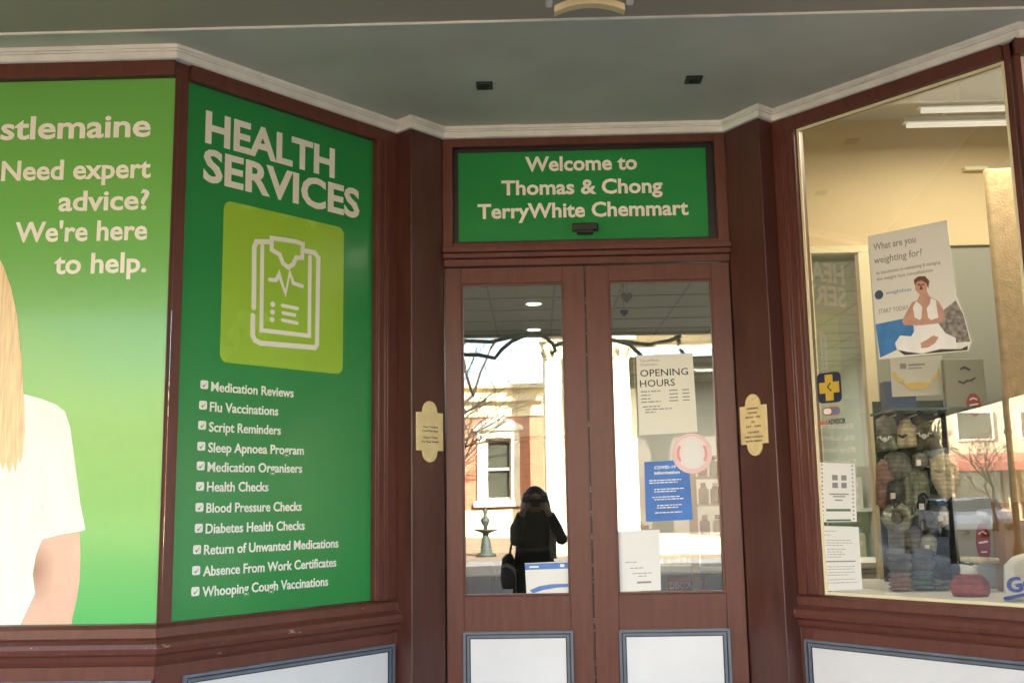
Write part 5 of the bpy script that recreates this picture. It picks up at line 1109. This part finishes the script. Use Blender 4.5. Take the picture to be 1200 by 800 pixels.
for s in (-1, 1):
    ell(b, V(s * 0.075, 0.02, 1.53), 0.010, 0.022, 0.032, 8, 8)
    ex = 0.245 if s > 0 else 0.19
    sh, el, wr = V(s * 0.155, -0.01, 1.345), V(s * ex, 0.10, 1.16), V(s * 0.118, 0.355, 1.425)
    b.tube([sh, tuple((Vector(sh) + Vector(el)) / 2), el], [0.056, 0.048, 0.040], 10); ell(b, el, 0.042, 0.042, 0.042, 10, 8)
    b.tube([el, tuple((Vector(el) * 0.6 + Vector(wr) * 0.4)), wr], [0.040, 0.041, 0.027], 10)
    ell(b, V(s * 0.100, 0.378, 1.465), 0.026, 0.022, 0.048, 10, 8)                      # palm
    b.tube([wr, V(s * 0.104, 0.372, 1.45)], [0.027, 0.026], 10)
    for i, (zf_, ln) in enumerate(((1.500, 0.050), (1.482, 0.056), (1.464, 0.052), (1.447, 0.042))):   # four fingers closed round the phone edge
        b.tube([V(s * 0.100, 0.390, zf_), V(s * 0.092, 0.412, zf_ + 0.002), V(s * (0.092 - ln * 0.55), 0.419, zf_ + 0.003), V(s * (0.092 - ln), 0.417, zf_ + 0.003)], [0.010, 0.0095, 0.0088, 0.0075], 8)
    b.tube([V(s * 0.098, 0.370, 1.445), V(s * 0.080, 0.376, 1.468), V(s * 0.060, 0.385, 1.485)], [0.013, 0.011, 0.008], 8)   # thumb on the screen side
    hp, kn, an = V(s * 0.085, 0.0, 0.86), V(s * 0.092, 0.015, 0.48), V(s * 0.095, -0.01, 0.09)
    b.tube([hp, tuple((Vector(hp) + Vector(kn)) / 2), kn, tuple(Vector(kn) * 0.65 + Vector(an) * 0.35 + Vector((0, -0.012, 0))), an], [0.088, 0.075, 0.054, 0.056, 0.036], 12)
    b.tube([V(s * 0.095, -0.035, 0.045), V(s * 0.100, 0.06, 0.035), V(s * 0.105, 0.15, 0.025)], [0.038, 0.036, 0.024], 10)
o = b.build('body', M['skin'], per); remesh(o, 0.006, 3)
b = MB()
for s in (-1, 1):
    ell(b, V(s * 0.029, 0.103, 1.540), 0.011, 0.008, 0.008, 10, 8)
b.build('eyes', M['dark'], per)
MB().tube([V(-0.022, 0.1105, 1.478), V(0, 0.1175, 1.480), V(0.022, 0.1105, 1.478)], [0.003, 0.006, 0.003], 8).build('mouth', mat('lips', (0.36, 0.12, 0.10), 0.5), per)
b = MB()      # hair: cap with long lengths over the shoulders
ell(b, V(0, 0.0, 1.565), 0.104, 0.108, 0.106, 22, 14)
for i in range(17):
    a = R(200 - 220 * i / 16 + 180); cx, cy = 0.095 * math.cos(a), -0.012 + 0.09 * math.sin(a)
    if cy > 0.055: continue
    b.tube([V(cx * 0.9, cy * 0.9, 1.60), V(cx * 1.15, cy * 1.05, 1.50), V(cx * 1.32, cy * 1.15 - 0.01, 1.40), V(cx * 1.42, cy * 1.25 - 0.01, 1.31 - 0.03 * (i % 3))], [0.030, 0.034, 0.036, 0.016], 8)
o = b.build('hair', M['hair'], per); remesh(o, 0.009, 2)
b = MB()      # coat with sleeves
loft(b, [(-0.02, 0, 0.42, 0.24, 0.19), (-0.02, 0, 0.70, 0.215, 0.17), (-0.02, 0.0, 0.98, 0.19, 0.15), (-0.01, 0.0, 1.15, 0.175, 0.14), (0, 0.0, 1.30, 0.185, 0.13), (0, -0.005, 1.375, 0.15, 0.10), (0, 0.0, 1.42, 0.085, 0.08)], 26)
for s in (-1, 1):
    ex = 0.245 if s > 0 else 0.19
    b.tube([V(s * 0.14, -0.01, 1.33), V(s * 0.19, 0.03, 1.26), V(s * ex, 0.10, 1.155)], [0.070, 0.062, 0.058], 12); ell(b, V(s * ex, 0.105, 1.155), 0.058, 0.058, 0.056, 12, 8)
    b.tube([V(s * ex, 0.105, 1.155), V(s * (ex + 0.13) / 2, 0.225, 1.285), V(s * 0.135, 0.33, 1.398)], [0.058, 0.054, 0.046], 12)
o = b.build('coat', M['cloth_black'], per); remesh(o, 0.011, 4)
b = MB()
for s in (-1, 1): b.tube([V(s * 0.09, 0.0, 0.70), V(s * 0.094, 0.012, 0.46), V(s * 0.097, -0.01, 0.12)], [0.100, 0.078, 0.062], 12)
b.build('trousers', M['cloth_black'], per)
b = MB()
for s in (-1, 1): b.tube([V(s * 0.095, -0.06, 0.05), V(s * 0.098, 0.0, 0.055), V(s * 0.102, 0.09, 0.042), V(s * 0.107, 0.175, 0.030)], [0.040, 0.048, 0.042, 0.026], 12)
b.build('shoes', M['black'], per)
b = MB()
P = [(0.155, 0.165, 1.33), (0.165, 0.180, 1.22), (0.158, 0.185, 1.10), (0.168, 0.190, 0.98)]
for k in range(3): b.tube([V(x + 0.016 * (k - 1), y + 0.004 * (k % 2), z) for x, y, z in P], [0.016, 0.018, 0.018, 0.012], 8)
b.build('scarf', M['scarf'], per)
tag(MB().box(BK(-4.868), -0.075, 0.075, 1.468, 1.542, -0.004, 0.004).build('phone', M['black'], None, 0.003, 3), 'black phone held sideways in both hands of the person in black', 'phone')
b = MB(); th = thing('shoulder_bag', 'black shoulder bag hanging at the side of the person in black', 'bag', V(-0.275, 0.02, 0.70))
loft(b, [(-0.275, 0.02, 0.70, 0.06, 0.15), (-0.28, 0.02, 0.78, 0.075, 0.165), (-0.27, 0.02, 0.98, 0.06, 0.15), (-0.26, 0.02, 1.02, 0.03, 0.14)], 18); b.build('bag_body', M['cloth_black'], th)
MB().tube([V(-0.258, -0.10, 1.00), V(-0.215, -0.10, 1.22), V(-0.13, -0.05, 1.415), V(-0.205, 0.12, 1.25), V(-0.258, 0.14, 1.00)], 0.010, 8).build('strap', M['black'], th)
